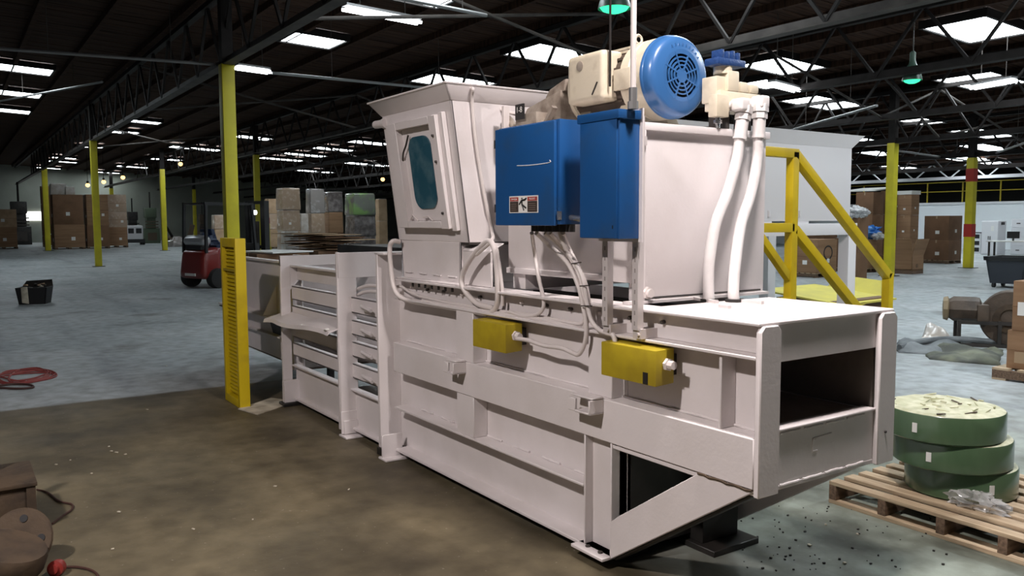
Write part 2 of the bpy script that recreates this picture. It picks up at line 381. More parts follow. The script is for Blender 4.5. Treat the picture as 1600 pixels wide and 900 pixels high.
coly(1391.5, 21.6, 3.66, 'bright yellow column beside the stair rail and cartons', wd=.22)
z1 = (at(1515, 345, Y=27.0)-CPOS).dot(CF)
coly(1515.5, 27.0, 3.5, 'yellow column with two red bands by the white cabinets', wd=.24, red=[(zat(1518, 284, z1), zat(1518, 264, z1)), (zat(1514, 370, z1), zat(1514, 350, z1))])

# skylights -----------------------------------------------------------------
sky_lbl = 'bright white skylight panel in the dark roof'
def skylight(px, py, sx, sy, label, grp='roof skylights'):
    p = roof_hit(px, py); z = roof_z(p.y)
    t = thing('skylight', label, 'skylight', (p.x, p.y, z), group=grp)
    t.rotation_euler = (math.atan(-.045), 0, 0)
    put('pane', B(-sx/2, sx/2, -sy/2, sy/2, -.03, -.01), SKY, t)
    fr = MB()
    for a in ((-sx/2-.06, sx/2+.06, -sy/2-.06, -sy/2), (-sx/2-.06, sx/2+.06, sy/2, sy/2+.06), (-sx/2-.06, -sx/2, -sy/2, sy/2), (sx/2, sx/2+.06, -sy/2, sy/2)): fr.box(*a, -.06, .1)
    put('frame', fr, DKSTEEL, t)
skylight(489, 61, 1.1, 1.2, 'white rectangular skylight up and right of the thick yellow column')
skylight(868, 84, 1.5, 2.0, 'white skylight seen behind the truss between hopper and cream motor box')
skylight(708, 126, 1.5, 2.0, 'white skylight just above the near top corner of the hopper')
skylight(1222, 101, 1.3, 1.7, 'white skylight right of the blue valve casting')
skylight(1527, 44, 1.2, 1.8, 'largest white skylight, top corner above the red banded column')
skylight(1533, 124, 1.4, 1.9, 'white skylight below the largest one, right edge')
skylight(1286, 159, 1.3, 2.4, 'white skylight above the stair rail post')
skylight(1353, 221, 1.5, 2.4, 'small white skylight above the carton stack by the stairs')
skylight(660, -10, 1.1, 1.2, 'white skylight cut off by the top edge above the tube light')
skylight(18, 104, 1.2, 2.0, 'white skylight, nearest of the row at the left edge')
skylight(10, 143, 1.2, 2.0, 'white skylight, second of the row at the left edge')
skylight(0, 170, 1.2, 2.0, 'white skylight, third of the row at the left edge')
small_sky = [(224, 189, 1.2, 1.5), (182, 205, 1.2, .85), (205, 206, 1.2, .7), (133, 229, 1.3, 1.0), (152, 229, 1.3, .6), (100, 246, 1.4, 1.6), (98, 252, 1.3, 2), (75, 262, 1.3, 2.0), (60, 268, 1.3, 2),
                       (305, 231, 1.6, 3.0), (240, 247, 1.6, 1.1), (272, 249, 1.6, 1.0), (207, 260, 1.6, 2.4), (166, 269, 1.6, 2.4), (388, 213, 1.5, 1.3), (413, 216, 1.5, .6), (475, 241, 1.5, 2.8), (440, 248, 1.5, 3), (521, 232, 1.5, 2.4),
                       (577, 222, 1.5, 2.2), (575, 256, 1.6, 3.4), (492, 267, 1.6, 3), (1370, 238, 1.4, 2.4), (1535, 207, 1.4, 3.2), (1540, 229, 1.4, 3.0), (1545, 252, 1.4, 2.4), (1405, 260, 1.4, 2.4), (1200, 130, 1.2, 1.5), (1440, 188, 1.2, 1.6)]
marks = [(0, 120, 'left edge carton stacks'), (120, 215, 'second yellow column'), (215, 345, 'lone slim column and forklift'), (345, 460, 'thick column and forklift mast'), (460, 620, 'wrapped pallet stacks'), (1100, 1420, 'stairs and cartons'), (1420, 1700, 'red banded column')]
ords = ['first', 'second', 'third', 'fourth', 'fifth', 'sixth', 'seventh', 'eighth']
for lo_, hi_, mk_ in marks:
    for i, (px, py, sx, sy) in enumerate(sorted(q for q in small_sky if lo_ <= q[0] < hi_)):
        skylight(px, py, sx*.75, sy*.85, f'{ords[i]} small white skylight, from the left, above the {mk_}')
# added skylights outside the view, brightening the right side and office wall
for x, y in [(-5, 7), (-10.5, 6), (-5, 11.8), (-9, 10.2), (-6, 15.5), (-3, 18), (-2.6, 23), (-6, 30), (-3, 30), (-12, 38), (-20, 38), (-28, 38)]:
    t = thing('skylight', 'added white skylight panel outside the view, brightening the right side', 'skylight', (x, y, roof_z(y)-.06), group='roof skylights'); t.rotation_euler = (math.atan(-.045), 0, 0); put('pane', B(-.6, .6, -1.2, 1.2, -.03, -.01), SKY, t)

# tube lights, pipes, lamps -----------------------------------------------------
def tube_light(px0, py0, px1, py1, z, label, r=.035):
    a, b = at(px0, py0, Z=z), at(px1, py1, Z=z)
    t = thing('tube_light', label, 'lamp', (a+b)/2, world=True, group='fluorescent tube lights')
    d = (b-a).normalized(); sd = d.cross(Vector((0, 0, 1)))*.06
    put('tray', MB().bar(a+Vector((0, 0, .07)), b+Vector((0, 0, .07)), .16, .04), GALV, t)
    for s in (1, -1): put('tube', MB().cyl(a+sd*s, b+sd*s, r, n=8), TUBE_E, t)
    for q in (a.lerp(b, .2), a.lerp(b, .8)): put('hanger', MB().cyl(q+Vector((0, 0, .09)), (q.x, q.y, roof_z(q.y)+.1), .008, n=6), GREYSTEEL, t)
tube_light(538, 14, 655, 36, 4.9, 'long twin tube light hanging above and left of the hopper', .026)
tube_light(370, 106, 420, 113, 4.7, 'short twin tube light just right of the thick column top')
tube_light(1520, 138, 1585, 126, 4.3, 'slim tube light under the right hand skylights', .03)
tube_light(1205, 132, 1245, 142, 4.2, 'tube light behind the hose fittings', .03)
tube_light(276, 305, 291, 305, 4.0, 'far tube light on the pale wall left of the forklift', .1)
tube_light(294, 304, 303, 304, 4.0, 'small far tube light beside the distant column', .1)
for (a, b, z, lab) in [((-30, 74), (356, 102), 4.6, 'grey sprinkler pipe crossing the dark roof to the thick column'), ((425, 114), (760, 146), 4.6, 'grey sprinkler pipe running from the thick column behind the hopper'),
                       ((600, -8), (760, 24), 4.7, 'grey pipe high above the hopper beside the tube light'), ((0, 158), (160, 128), 5.3, 'slim pipe below the left edge skylights'),
                       ((1230, 205), (1370, 165), 3.9, 'thin pipe above the stair rail'), ((1404, 236), (1520, 252), 3.6, 'thin pipe between the two right columns'), ((1540, 245), (1610, 220), 3.6, 'thin pipe right of the red banded column')]:
    pa, pb = at(*a, Z=z), at(*b, Z=z)
    t = thing('sprinkler_pipe', lab, 'pipe', (pa+pb)/2, world=True)
    put('pipe', MB().cyl(pa, pb, .03, n=8), GALV, t)
    for s in (.25, .75):
        q = pa.lerp(pb, s); put('hanger', MB().cyl(q, (q.x, q.y, roof_z(q.y)+.1), .006, n=6), GREYSTEEL, t)
def pendant(loc, label, em, r=.3, shade=SHADEG, light=0, glow_r=.92, lcol=(1, .91, .885)):
    x, y, z = loc; t = thing('pendant_lamp', label, 'lamp', loc, group='hanging roof lamps')
    put('shade', MB().lathe([(r, 0), (r*.97, .05), (r*.75, .2), (r*.38, .3), (r*.3, .36), (r*.3, .5), (.02, .53)], (0, 0, 0), (0, 0, 1), 24, cap=False), shade, t)
    put('lens', MB().lathe([(r*glow_r, .03), (r*glow_r*.8, -.02), (r*glow_r*.4, -.05), (.01, -.055)], (0, 0, 0), (0, 0, 1), 24, cap=False), em, t)
    put('rod', MB().cyl((0, 0, .5), (0, 0, roof_z(y)-z+.1), .012, n=6), GREYSTEEL, t)
    if light:
        ld = bpy.data.lights.new('lamp_light', 'AREA'); ld.shape = 'DISK'; ld.size = .34; ld.energy = light; ld.color = lcol
        lo = bpy.data.objects.new('lamp_light', ld); COL.objects.link(lo); lo.parent = t; lo.location = (0, 0, -.08)
    return t
WARMWHITE_E = mat('warm_white_lens', (1, .92, .88), .5, emit=10)
pendant((-2.0, -2.3, 5.0), 'hanging roof lamp behind the camera, facing the baler side', WARMWHITE_E, .26, light=WORK_LAMP_W, glow_r=.9)
pendant((-1.7, 2.3, 4.3), 'hanging lamp above the lid of the baler end', WARMWHITE_E, .26, light=AISLE_LAMP_W, glow_r=.9)
pendant((-1.6, 8.2, 4.4), 'added hanging lamp out of view, brightening the second hopper and right floor', WARMWHITE_E, .26, light=FLOOR_FILL_W, glow_r=.9, lcol=(.93, .97, 1))
g1 = at(960, 14, Z=4.4); pendant(g1, 'green glowing hanging lamp above the motor and conduit', GREEN_E, .22)
g2 = at(1425, 126, Z=4.1); pendant(g2, 'green glowing hanging lamp behind the right hand truss', GREEN_E, .17)
lampspots = [(137, 289, 52, 'far left warm lamp above the carton stack'), (162, 284, 50, 'second warm lamp above the carton stack'), (192, 277, 46, 'third warm lamp right of the carton stack'), (282, 256, 36, 'warm glowing lamp left of the thick column'),
             (352, 241, 30, 'warm glowing lamp beside the thick yellow column'), (351, 300, 52, 'small warm lamp just above the forklift'), (598, 280, 36, 'warm lamp beside the hopper edge')]
for px, py, dp, lab in lampspots:
    p = pd(px, py, dp); s = dp/1295
    t = thing('warehouse_lamp', lab, 'lamp', p, group='warm warehouse lamps')
    put('bulb', MB().lathe([(.01, -3.6*s), (2.6*s, -2.4*s), (3.4*s, 0), (2.2*s, 2.2*s), (.01, 2.6*s)], (0, 0, 0), (0, 0, 1), 12), WARM_E, t)
    put('cap', MB().cyl((0, 0, 2.2*s), (0, 0, 6*s), 1.6*s, n=8), DKSTEEL, t)
    put('rod', MB().cyl((0, 0, 6*s), (0, 0, roof_z(p.y)-p.z+.1), .015, n=6), DKSTEEL, t)
put('hanging_wire', MB().cyl(at(953, 135, Y=2.75), (at(953, 135, Y=2.75).x, 2.75, 5.6), .006, n=6), DKSTEEL, label='thin dark wire hanging down to the cream motor box', cat='wire')  # thin wire from the roof down to the motor box

# ================================================================ BALER BODY (world coordinates, long axis = X)
YF, YW, YB = 2.43, 2.53, 3.31         # flange plane, wall plane, far side
bal = thing('horizontal_baler', 'long white painted steel baler body with ribbed sides and open end', 'baler', (-4.5, 2.87, 0), world=True)
def bp(name, mb, m=WHITE, bev=.003, parent=bal, label=None): return put(name, mb, m, parent, bev=bev, label=label, seg=1)
# press section walls
sw = bp('side_wall', B(-5.12, -2.80, YW, YW+.02, .045, 1.215)); bp('side_wall', B(-5.12, -2.80, YB-.02, YB, .06, 1.2))
bp('side_wall', B(-2.80, -1.99, YW, YW+.02, .575, 1.2)); bp('side_wall', B(-2.80, -1.99, YB-.06, YB-.04, .575, 1.2))
bp('floor_plate', B(-5.12, -2.82, YW+.021, YB-.021, .06, .08), DARKHOLE); bp('floor_plate', B(-2.80, -1.995, YF+.01, YB-.01, .565, .585))
bp('bulkhead', B(-2.82, -2.80, YW+.021, YB-.021, .06, .60), DARKHOLE)
# side rails and flanges
bp('middle_rail', B(-5.02, -1.998, YF, YW, .59, .785), bev=.004)
bp('weld_bead', MB().tube([(-5.0+i*.05, YW-.004, .788+.004*random.random()) for i in range(60)], .006, 6), WHITE, 0)
bp('ledge_flange', B(-4.99, -1.998, YF, YW, 1.078, 1.092)); bp('top_flange', B(-5.02, -2.62, YF, YW+.06, 1.203, 1.217))
bp('middle_flange', B(-5.02, -3.0, YF, YW, .336, .350)); bp('bottom_flange', B(-5.02, -2.80, YF, YW+.01, .045, .062))
for i in range(7): bp('weld_bead', MB().tube([(-4.8+i*.27+j*.03, YW-.006, .353+.006*random.random()) for j in range(6)], .007, 6), WHITE, 0)
# vertical stiffeners
for (a, b) in ((.785, 1.078), (.35, .59)): bp('stiffener', B(-4.19, -4.0, YF+.006, YW, a, b))
for (a, b) in ((.785, 1.078),): bp('stiffener', B(-3.0, -2.83, YF+.03, YW, a, b))
bp('corner_post', B(-3.0, -2.988, YF+.004, YW, .06, .59)); bp('corner_post', B(-2.988, -2.80, YF+.05, YW, .06, .59)); bp('corner_post', B(-2.812, -2.80, YF+.004, YW+.02, .06, .59))
bp('foot_plate', B(-3.03, -2.80, YF-.05, YW, .046, .062))
for x in (-2.95, -2.86): bp('bolt', MB().cyl((x, YF-.01, .062), (x, YF-.01, .07), .012, n=6), GREYSTEEL, 0)
bp('gusset', B(-2.186, -2.172, YF+.015, YW, .785, 1.078))
# band above the ledge, with bolts
bp('channel_web', B(-4.99, -1.998, YW-.03, YW, 1.092, 1.203))
for i in range(12):
    x = -4.85+i*.21+random.uniform(-.02, .02); bp('bolt', MB().cyl((x, YW-.05, 1.165+random.uniform(-.01, .01)), (x, YW-.03, 1.165), .009, n=6), GREYSTEEL if i % 3 else CABLE, 0)
for i in range(7):
    x = -4.78+i*.085; bp('bolt', MB().cyl((x, YF+.03, 1.175), (x, YF+.03, 1.205), .008, n=6), DARKHOLE, 0)
# diagonal brace under the end
dg = [(-2.80, YF, .05), (-1.995, YF, .585), (-2.27, YF, .588), (-2.741, YF, .272), (-2.80, YF, .228)]
bp('diagonal_brace', MB().prism(dg, (0, .02, 0))); bp('diagonal_brace', MB().prism([(x, YB-.03, z) for x, _, z in dg], (0, .02, 0)))
bp('brace_flange', MB().prism([(-2.80, YF+.02, .05), (-1.995, YF+.02, .585), (-1.995, YF+.02, .573), (-2.79, YF+.02, .042)], (0, .08, 0)), DARKHOLE)
bp('weld_bead', MB().tube([(-2.27+i*.03, YF-.003, .588+.003*math.sin(i*2.2)) for i in range(10)], .005, 6), RUST, 0)
# lugs
for x0, x1 in ((-4.19, -4.07), (-3.01, -2.85)):
    l = bp('lug', B(x0, x0+.055, YF-.085, YF-.07, .72, .78)); bp('lug_web', B(x0+.05, x1, YF-.085, YF, .718, .728), parent=l); bp('lug_web', B(x1-.012, x1, YF-.085, YF, .72, .785), parent=l)
    bp('lug_web', B(x0, x1, YF-.07, YF, .786, .796), parent=l)
# lid and end
bp('lid', B(-2.64, -1.985, YF, YB-.01, 1.205, 1.219), bev=.004)
XE = -1.972
for a, b in ((2.43, 2.547), (3.186, 3.305)):
    bp('end_post', MB().prism([(XE-.026, a, .563), (XE-.026, b, .563), (XE-.026, b, 1.185), (XE-.026, b-.02, 1.207), (XE-.026, a+.02, 1.207), (XE-.026, a, 1.185)], (.026, 0, 0)), bev=.004)
bp('end_beam', B(-2.012, -1.997, 2.53, 3.2, 1.06, 1.205)); bp('end_plate', B(-2.012, -1.997, 2.53, 3.2, .566, .803))
bp('sill', B(-2.05, -1.985, 2.547, 3.186, .796, .806))
for z in (.785, .583):
    for i in range(4): bp('weld_bead', MB().tube([(-1.996, 2.58+i*.14+j*.02, z+random.uniform(-.002, .002)) for j in range(7)], .005, 6), WHITE, 0)
for (ya, za, yb, zb) in ((2.78, .73, 2.80, .729), (2.78, .685, 2.81, .684), (2.9, .70, 2.91, .699), (2.78, .735, 2.9, .74), (2.78, .68, 2.78, .735)): bp('weld_scar', MB().tube([(-1.997, ya, za), (-1.9965, yb, zb)], .0028, 5), WHITE, 0)
# opening: inner ram pocket
bp('pocket_floor', B(-2.75, -2.012, 2.55, 3.18, .78, .795), INNER); bp('pocket_back', B(-2.66, -2.64, 2.55, 3.26, .795, 1.2), INNER); bp('pocket_side', B(-2.64, -2.012, 3.20, 3.215, .795, 1.2), INNER)
bp('bolt', MB().cyl((-1.999, 3.235, .70), (-1.966, 3.235, .70), .006, n=6), GREYSTEEL, 0)
# transverse frames around the bale chamber
def frame(X, y0, y1, z0, z1, hz, t=.03, hy=None):
    f = bp('portal_frame', B(X-t, X, y0, y1, z0, z1), bev=.004)
    bp('far_leg', B(X-t, X, 3.36-(y1-y0)+.05, 3.41, z0, z1), parent=f)
    if hz: bp('header', B(X-t, X+.001, y0, 3.41, hz, z1+.002), parent=f)
    return f
f1 = frame(-5.12, 2.37, 2.56, .05, 1.385, None); bp('top_edge', B(-5.17, -5.02, 2.37, 2.56, 1.372, 1.388), parent=f1)
bp('block', B(-5.16, -5.08, 2.36, 2.40, 0, .05), DARKHOLE, parent=f1)
bp('foot_bracket', B(-5.02, -5.005, 2.33, 2.48, .012, .165), parent=f1); bp('foot_base', B(-5.05, -4.93, 2.32, 2.49, 0, .014), parent=f1)
f2 = frame(-5.731, 2.34, 2.482, .05, 1.365, 1.18)
bp('return_plate', B(-5.77, -5.74, 2.335, 2.36, .05, 1.37), parent=f2)
bp('foot_bracket', B(-5.728, -5.715, 2.335, 2.475, .02, .19), parent=f2); bp('foot_bracket', B(-5.72, -5.70, 2.35, 2.46, .02, .12), parent=f2); bp('foot_base', B(-5.76, -5.62, 2.33, 2.50, 0, .016), parent=f2)
f3 = frame(-7.03, 2.345, 2.43, .06, 1.30, 1.21)
bp('corner_gusset', MB().prism([(-7.045, 2.43, 1.22), (-7.045, 2.63, 1.22), (-7.045, 2.43, 1.0)], (.012, 0, 0)), parent=f3)
bp('foot_bracket', B(-7.02, -6.96, 2.33, 2.47, .03, .22), parent=f3)
bp('foot_base', B(-7.06, -6.93, 2.31, 2.49, 0, .03), DARKHOLE, parent=f3)
# chamber slats, near and far side
for y0, y1 in ((2.44, 2.485), (3.28, 3.325)):
    for z0, z1 in ((.92, 1.04), (.757, .869), (.594, .706), (.43, .542)):
        s = bp('chamber_slat', B(-7.03, -5.13, y0, y0+.012, z0, z1)); bp('slat_flange', B(-7.03, -5.13, y0, y0+.05, z1-.012, z1), parent=s); bp('slat_flange', B(-7.03, -5.13, y0, y0+.05, z0, z0+.012), parent=s)
    bp('chamber_rail', B(-7.03, -5.76, y0-.01, y0+.09, 1.205, 1.222)); bp('chamber_rail', B(-7.03, -5.76, y0+.05, y0+.06, 1.09, 1.205))
    bp('chamber_wall', B(-7.03, -5.13, y0+.02, y0+.035, .06, .35)); bp('chamber_flange', B(-7.03, -5.13, y0-.02, y0+.04, .338, .352)); bp('chamber_flange', B(-7.0, -5.13, y0-.02, y0+.04, .045, .064))
bp('chamber_floor', B(-7.03, -5.13, 2.47, 3.3, .06, .08), INNER)
for i, z in enumerate((.985, .815, .655, .485)):
    l = bp('tie_latch', MB().cyl((-5.47, 2.40, z+.008), (-5.30, 2.40, z-.012), .012, n=8), bev=0); bp('latch_tab', B(-5.48, -5.38, 2.405, 2.44, z-.025, z+.0), parent=l)
# bent tray along the chamber
tr = MB(); n = 14
for i in range(n+1):
    x = -7.25 + i*1.5/n; zz = .742 + .010*math.sin(i*.75) + .004*i; yo = 2.25 + .012*math.sin(i*1.1)
    tr.v += [Vector((x, yo, zz-.03)), Vector((x, yo+.012, zz)), Vector((x, 2.435, zz+.05)), Vector((x, 2.435, zz+.04)), Vector((x, yo+.02, zz-.01))]
for i in range(n):
    for j in range(5): a = i*5+j; b_ = i*5+(j+1) % 5; tr.f.append((a, b_, b_+5, a+5))
tr.f += [(4, 3, 2, 1, 0), tuple(n*5+j for j in range(5))]
bp('bent_tray', tr, bev=0)
for i in range(6): bp('tray_scrap', MB().blob((-6.35+i*.11, 2.30+random.uniform(-.04, .05), .775+.005*i), (.03, .02, .012), .3, seed=i, nu=8, nv=5), PAPER, 0)
# discharge end past the last frame
bp('discharge_wall', B(-9.3, -7.06, 2.54, 2.555, .30, 1.22)); bp('discharge_wall', B(-9.3, -7.06, 3.25, 3.265, .30, 1.22))
bp('discharge_rail', B(-9.3, -7.06, 2.50, 2.56, 1.215, 1.235)); bp('discharge_rail', B(-9.3, -7.06, 2.40, 2.56, .70, .715)); bp('discharge_rail', B(-9.3, -7.06, 2.48, 2.56, .51, .525))
bp('discharge_rib', MB().prism([(-7.20, 2.54, .715), (-7.20, 2.40, .715), (-7.20, 2.54, 1.0)], (.014, 0, 0))); bp('discharge_rib', MB().prism([(-7.75, 2.54, .715), (-7.75, 2.40, .715), (-7.75, 2.54, 1.0)], (.014, 0, 0)))
bp('discharge_post', B(-7.17, -7.10, 2.47, 2.56, .28, 1.22)); bp('discharge_post', B(-7.64, -7.62, 2.53, 2.56, .30, .51)); bp('discharge_floor', B(-9.3, -7.06, 2.55, 3.26, .28, .30), INNER)
bp('dark_recess_sheet', MB().prism([(-7.25, 2.53, .70), (-8.0, 2.53, .70), (-7.85, 2.53, .53), (-7.32, 2.53, .53)], (0, .005, 0)), DARKHOLE, 0)  # flat dark sheet on the wall in place of a recess
for x in (-7.95, -7.4): bp('discharge_leg', B(x, x+.06, 3.1, 3.16, 0, .29), DARKHOLE)
# pedestal and skids under the machine
pe = bp('pedestal', B(-2.87, -2.72, 2.95, 3.20, .03, .565), DARKHOLE); bp('pedestal_foot', B(-2.92, -2.62, 2.92, 3.24, 0, .03), DARKHOLE, parent=pe)
bp('skid', B(-5.0, -2.85, 2.60, 2.72, 0, .06), DARKHOLE); bp('skid', B(-5.0, -2.85, 3.1, 3.22, 0, .06), DARKHOLE); bp('skid', B(-7.0, -5.2, 3.1, 3.22, 0, .06), DARKHOLE)

# yellow cover boxes -----------------------------------------------------------
def ybox(x0, x1, z0, z1, label):
    t = thing('cover_box', label, 'cover', ((x0+x1)/2, 2.44, z0), world=True, group='yellow cover boxes on the baler side')
    put('cover', MB().hexa([(x0, 2.37, z0), (x1, 2.37, z0), (x1, 2.475, z0+.006), (x0, 2.475, z0+.006)], [(x0, 2.37, z1), (x1, 2.37, z1), (x1, 2.475, z1+.004), (x0, 2.475, z1+.004)]), YELLOW_DK, t, bev=.005)
    put('mount', B(x0+.04, x1-.04, 2.475, YW, z0+.03, z1-.03), DARKHOLE, t)
    put('fitting', MB().cyl((x1, 2.43, z1-.06), (x1+.045, 2.43, z1-.06), .018, n=8), CABLE, t); put('nut', MB().cyl((x1+.004, 2.43, z1-.06), (x1+.018, 2.43, z1-.06), .027, n=6), CABLE, t)
    return t
ybox(-3.895, -3.565, .905, 1.055, 'smaller ochre yellow cover box below the conduit bundle')
y2 = ybox(-2.80, -2.455, .912, 1.062, 'larger ochre yellow cover box near the open end')
put('torn_slot', B(-2.53, -2.50, 2.3685, 2.371, .915, .965), DARKHOLE, y2)

# feed hopper ---------------------------------------------------------------
hop = thing('feed_hopper', 'tall white feed hopper with flared rim and smoked inspection window', 'hopper', (-4.6, 2.95, 1.217), world=True)
def hp(name, mb, m=WHITE, bev=.003, parent=hop): return put(name, mb, m, parent, bev=bev, seg=1)
x0, x1 = -5.05, -4.146
def shell(b, t, th=.012):   # four-sided tapering sheet box, open
    m_ = MB()
    (bx0, bx1, by0, by1, bz), (tx0, tx1, ty0, ty1, tz) = b, t
    for (p, q, nrm) in (((0, 0), (1, 0), (0, 1)), ((1, 0), (1, 1), (-1, 0)), ((1, 1), (0, 1), (0, -1)), ((0, 1), (0, 0), (1, 0))):
        def P(c, top): return Vector(((tx0, tx1)[c[0]], (ty0, ty1)[c[1]], tz) if top else ((bx0, bx1)[c[0]], (by0, by1)[c[1]], bz))
        a = [P(p, 0), P(q, 0), P(q, 1), P(p, 1)]; nn = Vector((nrm[0]*th, nrm[1]*th, 0)); m_.hexa([a[0], a[1], a[1]+nn, a[0]+nn], [a[3], a[2], a[2]+nn, a[3]+nn])
    return m_
hp('neck', shell((-4.99, -4.24, 2.5, 3.3, 1.219), (-5.02, -4.24, 2.5, 3.3, 1.47)))
hp('body', shell((x0, x1, 2.5, 3.38, 1.47), (x0, x1, 2.39, 3.48, 2.285)))
hp('underside', B(-4.25, x1, 2.505, 3.37, 1.455, 1.47), GREYSTEEL)
hp('rim', shell((x0-.004, x1+.004, 2.386, 3.484, 2.28), (x0-.10, x1+.035, 2.335, 3.53, 2.372)))
hp('rim_edge', MB().tube([(x0-.10, 2.335, 2.372), (x1+.035, 2.335, 2.372), (x1+.035, 3.53, 2.372)], .006, 6), bev=0)
hp('side_plate', B(-4.245, -3.93, 2.515, 2.53, 1.219, 1.42), WHITE)
hp('side_plate', MB().prism([(-4.245, 2.515, 1.42), (-3.93, 2.515, 1.42), (-3.93, 2.6, 1.46), (-4.245, 2.6, 1.46)], (0, .01, .01)), WHITE)
hp('base_flange', B(-5.0, -4.2, 2.45, 2.52, 1.218, 1.228))
for i in range(4): hp('weld_bead', MB().tube([(-4.95+i*.19+j*.02, 2.495, 1.262+random.uniform(-.002, .002)) for j in range(6)], .005, 6), bev=0)
# window on the tilted near face
def hf(x, z, out=0):   # point on the tilted face
    k = (z-1.47)/(2.285-1.47); return Vector((x, 2.5-.11*k-out, z-out*.13))
def fquad(xa, xb, za, zb, o0, o1): return MB().hexa([hf(xa, za, o1), hf(xb, za, o1), hf(xb, za, o0), hf(xa, za, o0)], [hf(xa, zb, o1), hf(xb, zb, o1), hf(xb, zb, o0), hf(xa, zb, o0)])
wf = hp('window_frame', fquad(-4.905, -4.775, 1.56, 2.215, 0, .055))
for a in ((-4.345, -4.26, 1.555, 2.215), (-4.775, -4.345, 2.17, 2.215), (-4.775, -4.345, 1.56, 1.60)): hp('frame_bar', fquad(*a, 0, .055), parent=wf)
hp('frame_strip', fquad(-4.262, -4.215, 1.54, 2.225, .0, .03), parent=wf)
for z in (1.65, 1.95, 2.1): hp('bolt', MB().cyl(hf(-4.30, z, .055), hf(-4.30, z, .066), .008, n=6), GREYSTEEL, 0, wf)
pt = hp('window_plate', fquad(-4.775, -4.345, 1.60, 2.17, .004, .012), parent=wf)
gl = []; gx0, gx1, gz0, gz1, cr = -4.70, -4.415, 1.675, 2.115, .085
for cx, cz, a0 in ((gx1-cr, gz1-cr, 0), (gx0+cr, gz1-cr, 90), (gx0+cr, gz0+cr, 180), (gx1-cr, gz0+cr, 270)):
    for j in range(7): a = R(a0+j*15); gl.append(hf(cx+cr*math.cos(a), cz+cr*math.sin(a), .020))
hp('window_glass', MB().prism(gl, hf(0, 1.5, .012)-hf(0, 1.5, .020)), GLASS, 0, wf)
hp('wire_hook', MB().tube(spline([hf(-4.66, 2.13, .03), hf(-4.70, 2.07, .035), hf(-4.745, 2.03, .035), hf(-4.78, 1.98, .03)]), .006, 6), GREYSTEEL, 0, wf)
hp('clip', MB().tube([hf(-4.79, 1.60, .03), hf(-4.74, 1.64, .03), hf(-4.68, 1.60, .03)], .006, 6), CABLE, 0, wf); hp('clip', MB().tube([hf(-4.60, 1.625, .03), hf(-4.54, 1.63, .03), hf(-4.48, 1.60, .03)], .006, 6), CABLE, 0, wf)
ss = hp('switch_plate', fquad(-5.0, -4.90, 1.845, 1.925, 0, .012)); hp('switch', fquad(-4.945, -4.915, 1.86, 1.91, .012, .016), BLACK, 0, ss)
hp('pivot_stub', MB().cyl((-5.17, 2.40, 2.24), (-5.0, 2.40, 2.235), .026, n=12), bev=0); hp('pivot_collar', MB().cyl((-5.04, 2.40, 2.236), (-5.0, 2.40, 2.235), .034, n=12), bev=0)

# hydraulic tank ----------------------------------------------------------------
TX, TY0, TY1 = -2.795, 2.60, 3.445
tk = thing('hydraulic_tank', 'large white hydraulic oil tank standing on the baler deck', 'tank', (-3.3, 3.0, 1.22), world=True)
put('shell', B(-3.88, TX-.012, TY0, TY1, 1.305, 2.0), WHITE, tk, bev=.006); put('end_panel', B(TX-.012, TX, TY0-.004, TY1+.004, 1.228, 2.02), WHITE, tk, bev=.003)
put('top_lip', B(-3.89, TX+.022, TY0-.01, TY1+.01, 2.0, 2.035), WHITE, tk, bev=.004); put('corner_flange', B(TX, TX+.022, TY0-.012, TY0+.006, 1.228, 2.0), WHITE, tk)
put('base_strip', B(TX-.01, TX+.04, TY0-.10, TY1, 1.219, 1.232), WHITE, tk); put('seam', B(TX, TX+.004, TY0+.01, TY1-.02, 1.236, 1.243), DARKHOLE, tk)
put('skid', B(-3.86, -3.74, TY0+.02, TY1, 1.219, 1.306), WHITE, tk); put('skid', B(-2.93, -2.81, TY0+.05, TY1, 1.219, 1.306), WHITE, tk)
put('baffle_edge', B(-3.88, -3.0, TY0-.014, TY0, 1.305, 1.335), WHITE, tk, bev=.002)
put('drain_valve', MB().cyl((TX, TY0+.02, 1.265), (TX+.05, TY0+.02, 1.265), .02, n=10), CABLE, tk); put('drain_nut', MB().cyl((TX+.02, TY0+.02, 1.265), (TX+.035, TY0+.02, 1.265), .03, n=6), CABLE, tk)
put('cross_channel', B(-3.85, -2.7, 2.75, 2.85, 1.14, 1.2), DARKHOLE, bal)

# struts and electric cabinets -------------------------------------------------------
for pxs, zt, lab in ((945, 1.62, 'slotted steel strut below the tall blue cabinet'), (992, 2.03, 'long slotted steel strut at the tank corner beside the blue cabinet')):
    a = at(pxs, 450, Y=2.395).x
    t = thing('strut_channel', lab, 'strut', (a, 2.41, 1.092), world=True, group='cabinet support struts')
    put('channel', MB().box(a-.018, a+.018, 2.395, 2.40, 1.13, zt).box(a-.018, a-.015, 2.40, 2.428, 1.13, zt).box(a+.015, a+.018, 2.40, 2.428, 1.13, zt), STRUT, t)
    put('bracket', B(a-.022, a+.03, 2.405, YW-.03, 1.093, 1.135), STRUT, t); put('bolt', MB().cyl((a+.015, 2.395, 1.112), (a+.015, 2.407, 1.112), .008, n=6), STRUT, t)
    for i in range(9): put('slot', B(a-.004, a+.004, 2.394, 2.396, 1.15+i*.045, 1.168+i*.045), SLOTG, t)
c1 = thing('control_cabinet', 'wide blue electrical cabinet with warning sticker below the cream motor box', 'cabinet', (-3.18, 2.32, 1.579), world=True, group='blue electrical cabinets')
put('body', B(-3.427, -2.941, 2.246, 2.392, 1.579, 2.044), BLUE, c1, bev=.004)
DY = 2.226
dr = put('door', B(-3.434, -2.955, DY, 2.245, 1.574, 2.037), BLUE, c1, bev=.006)
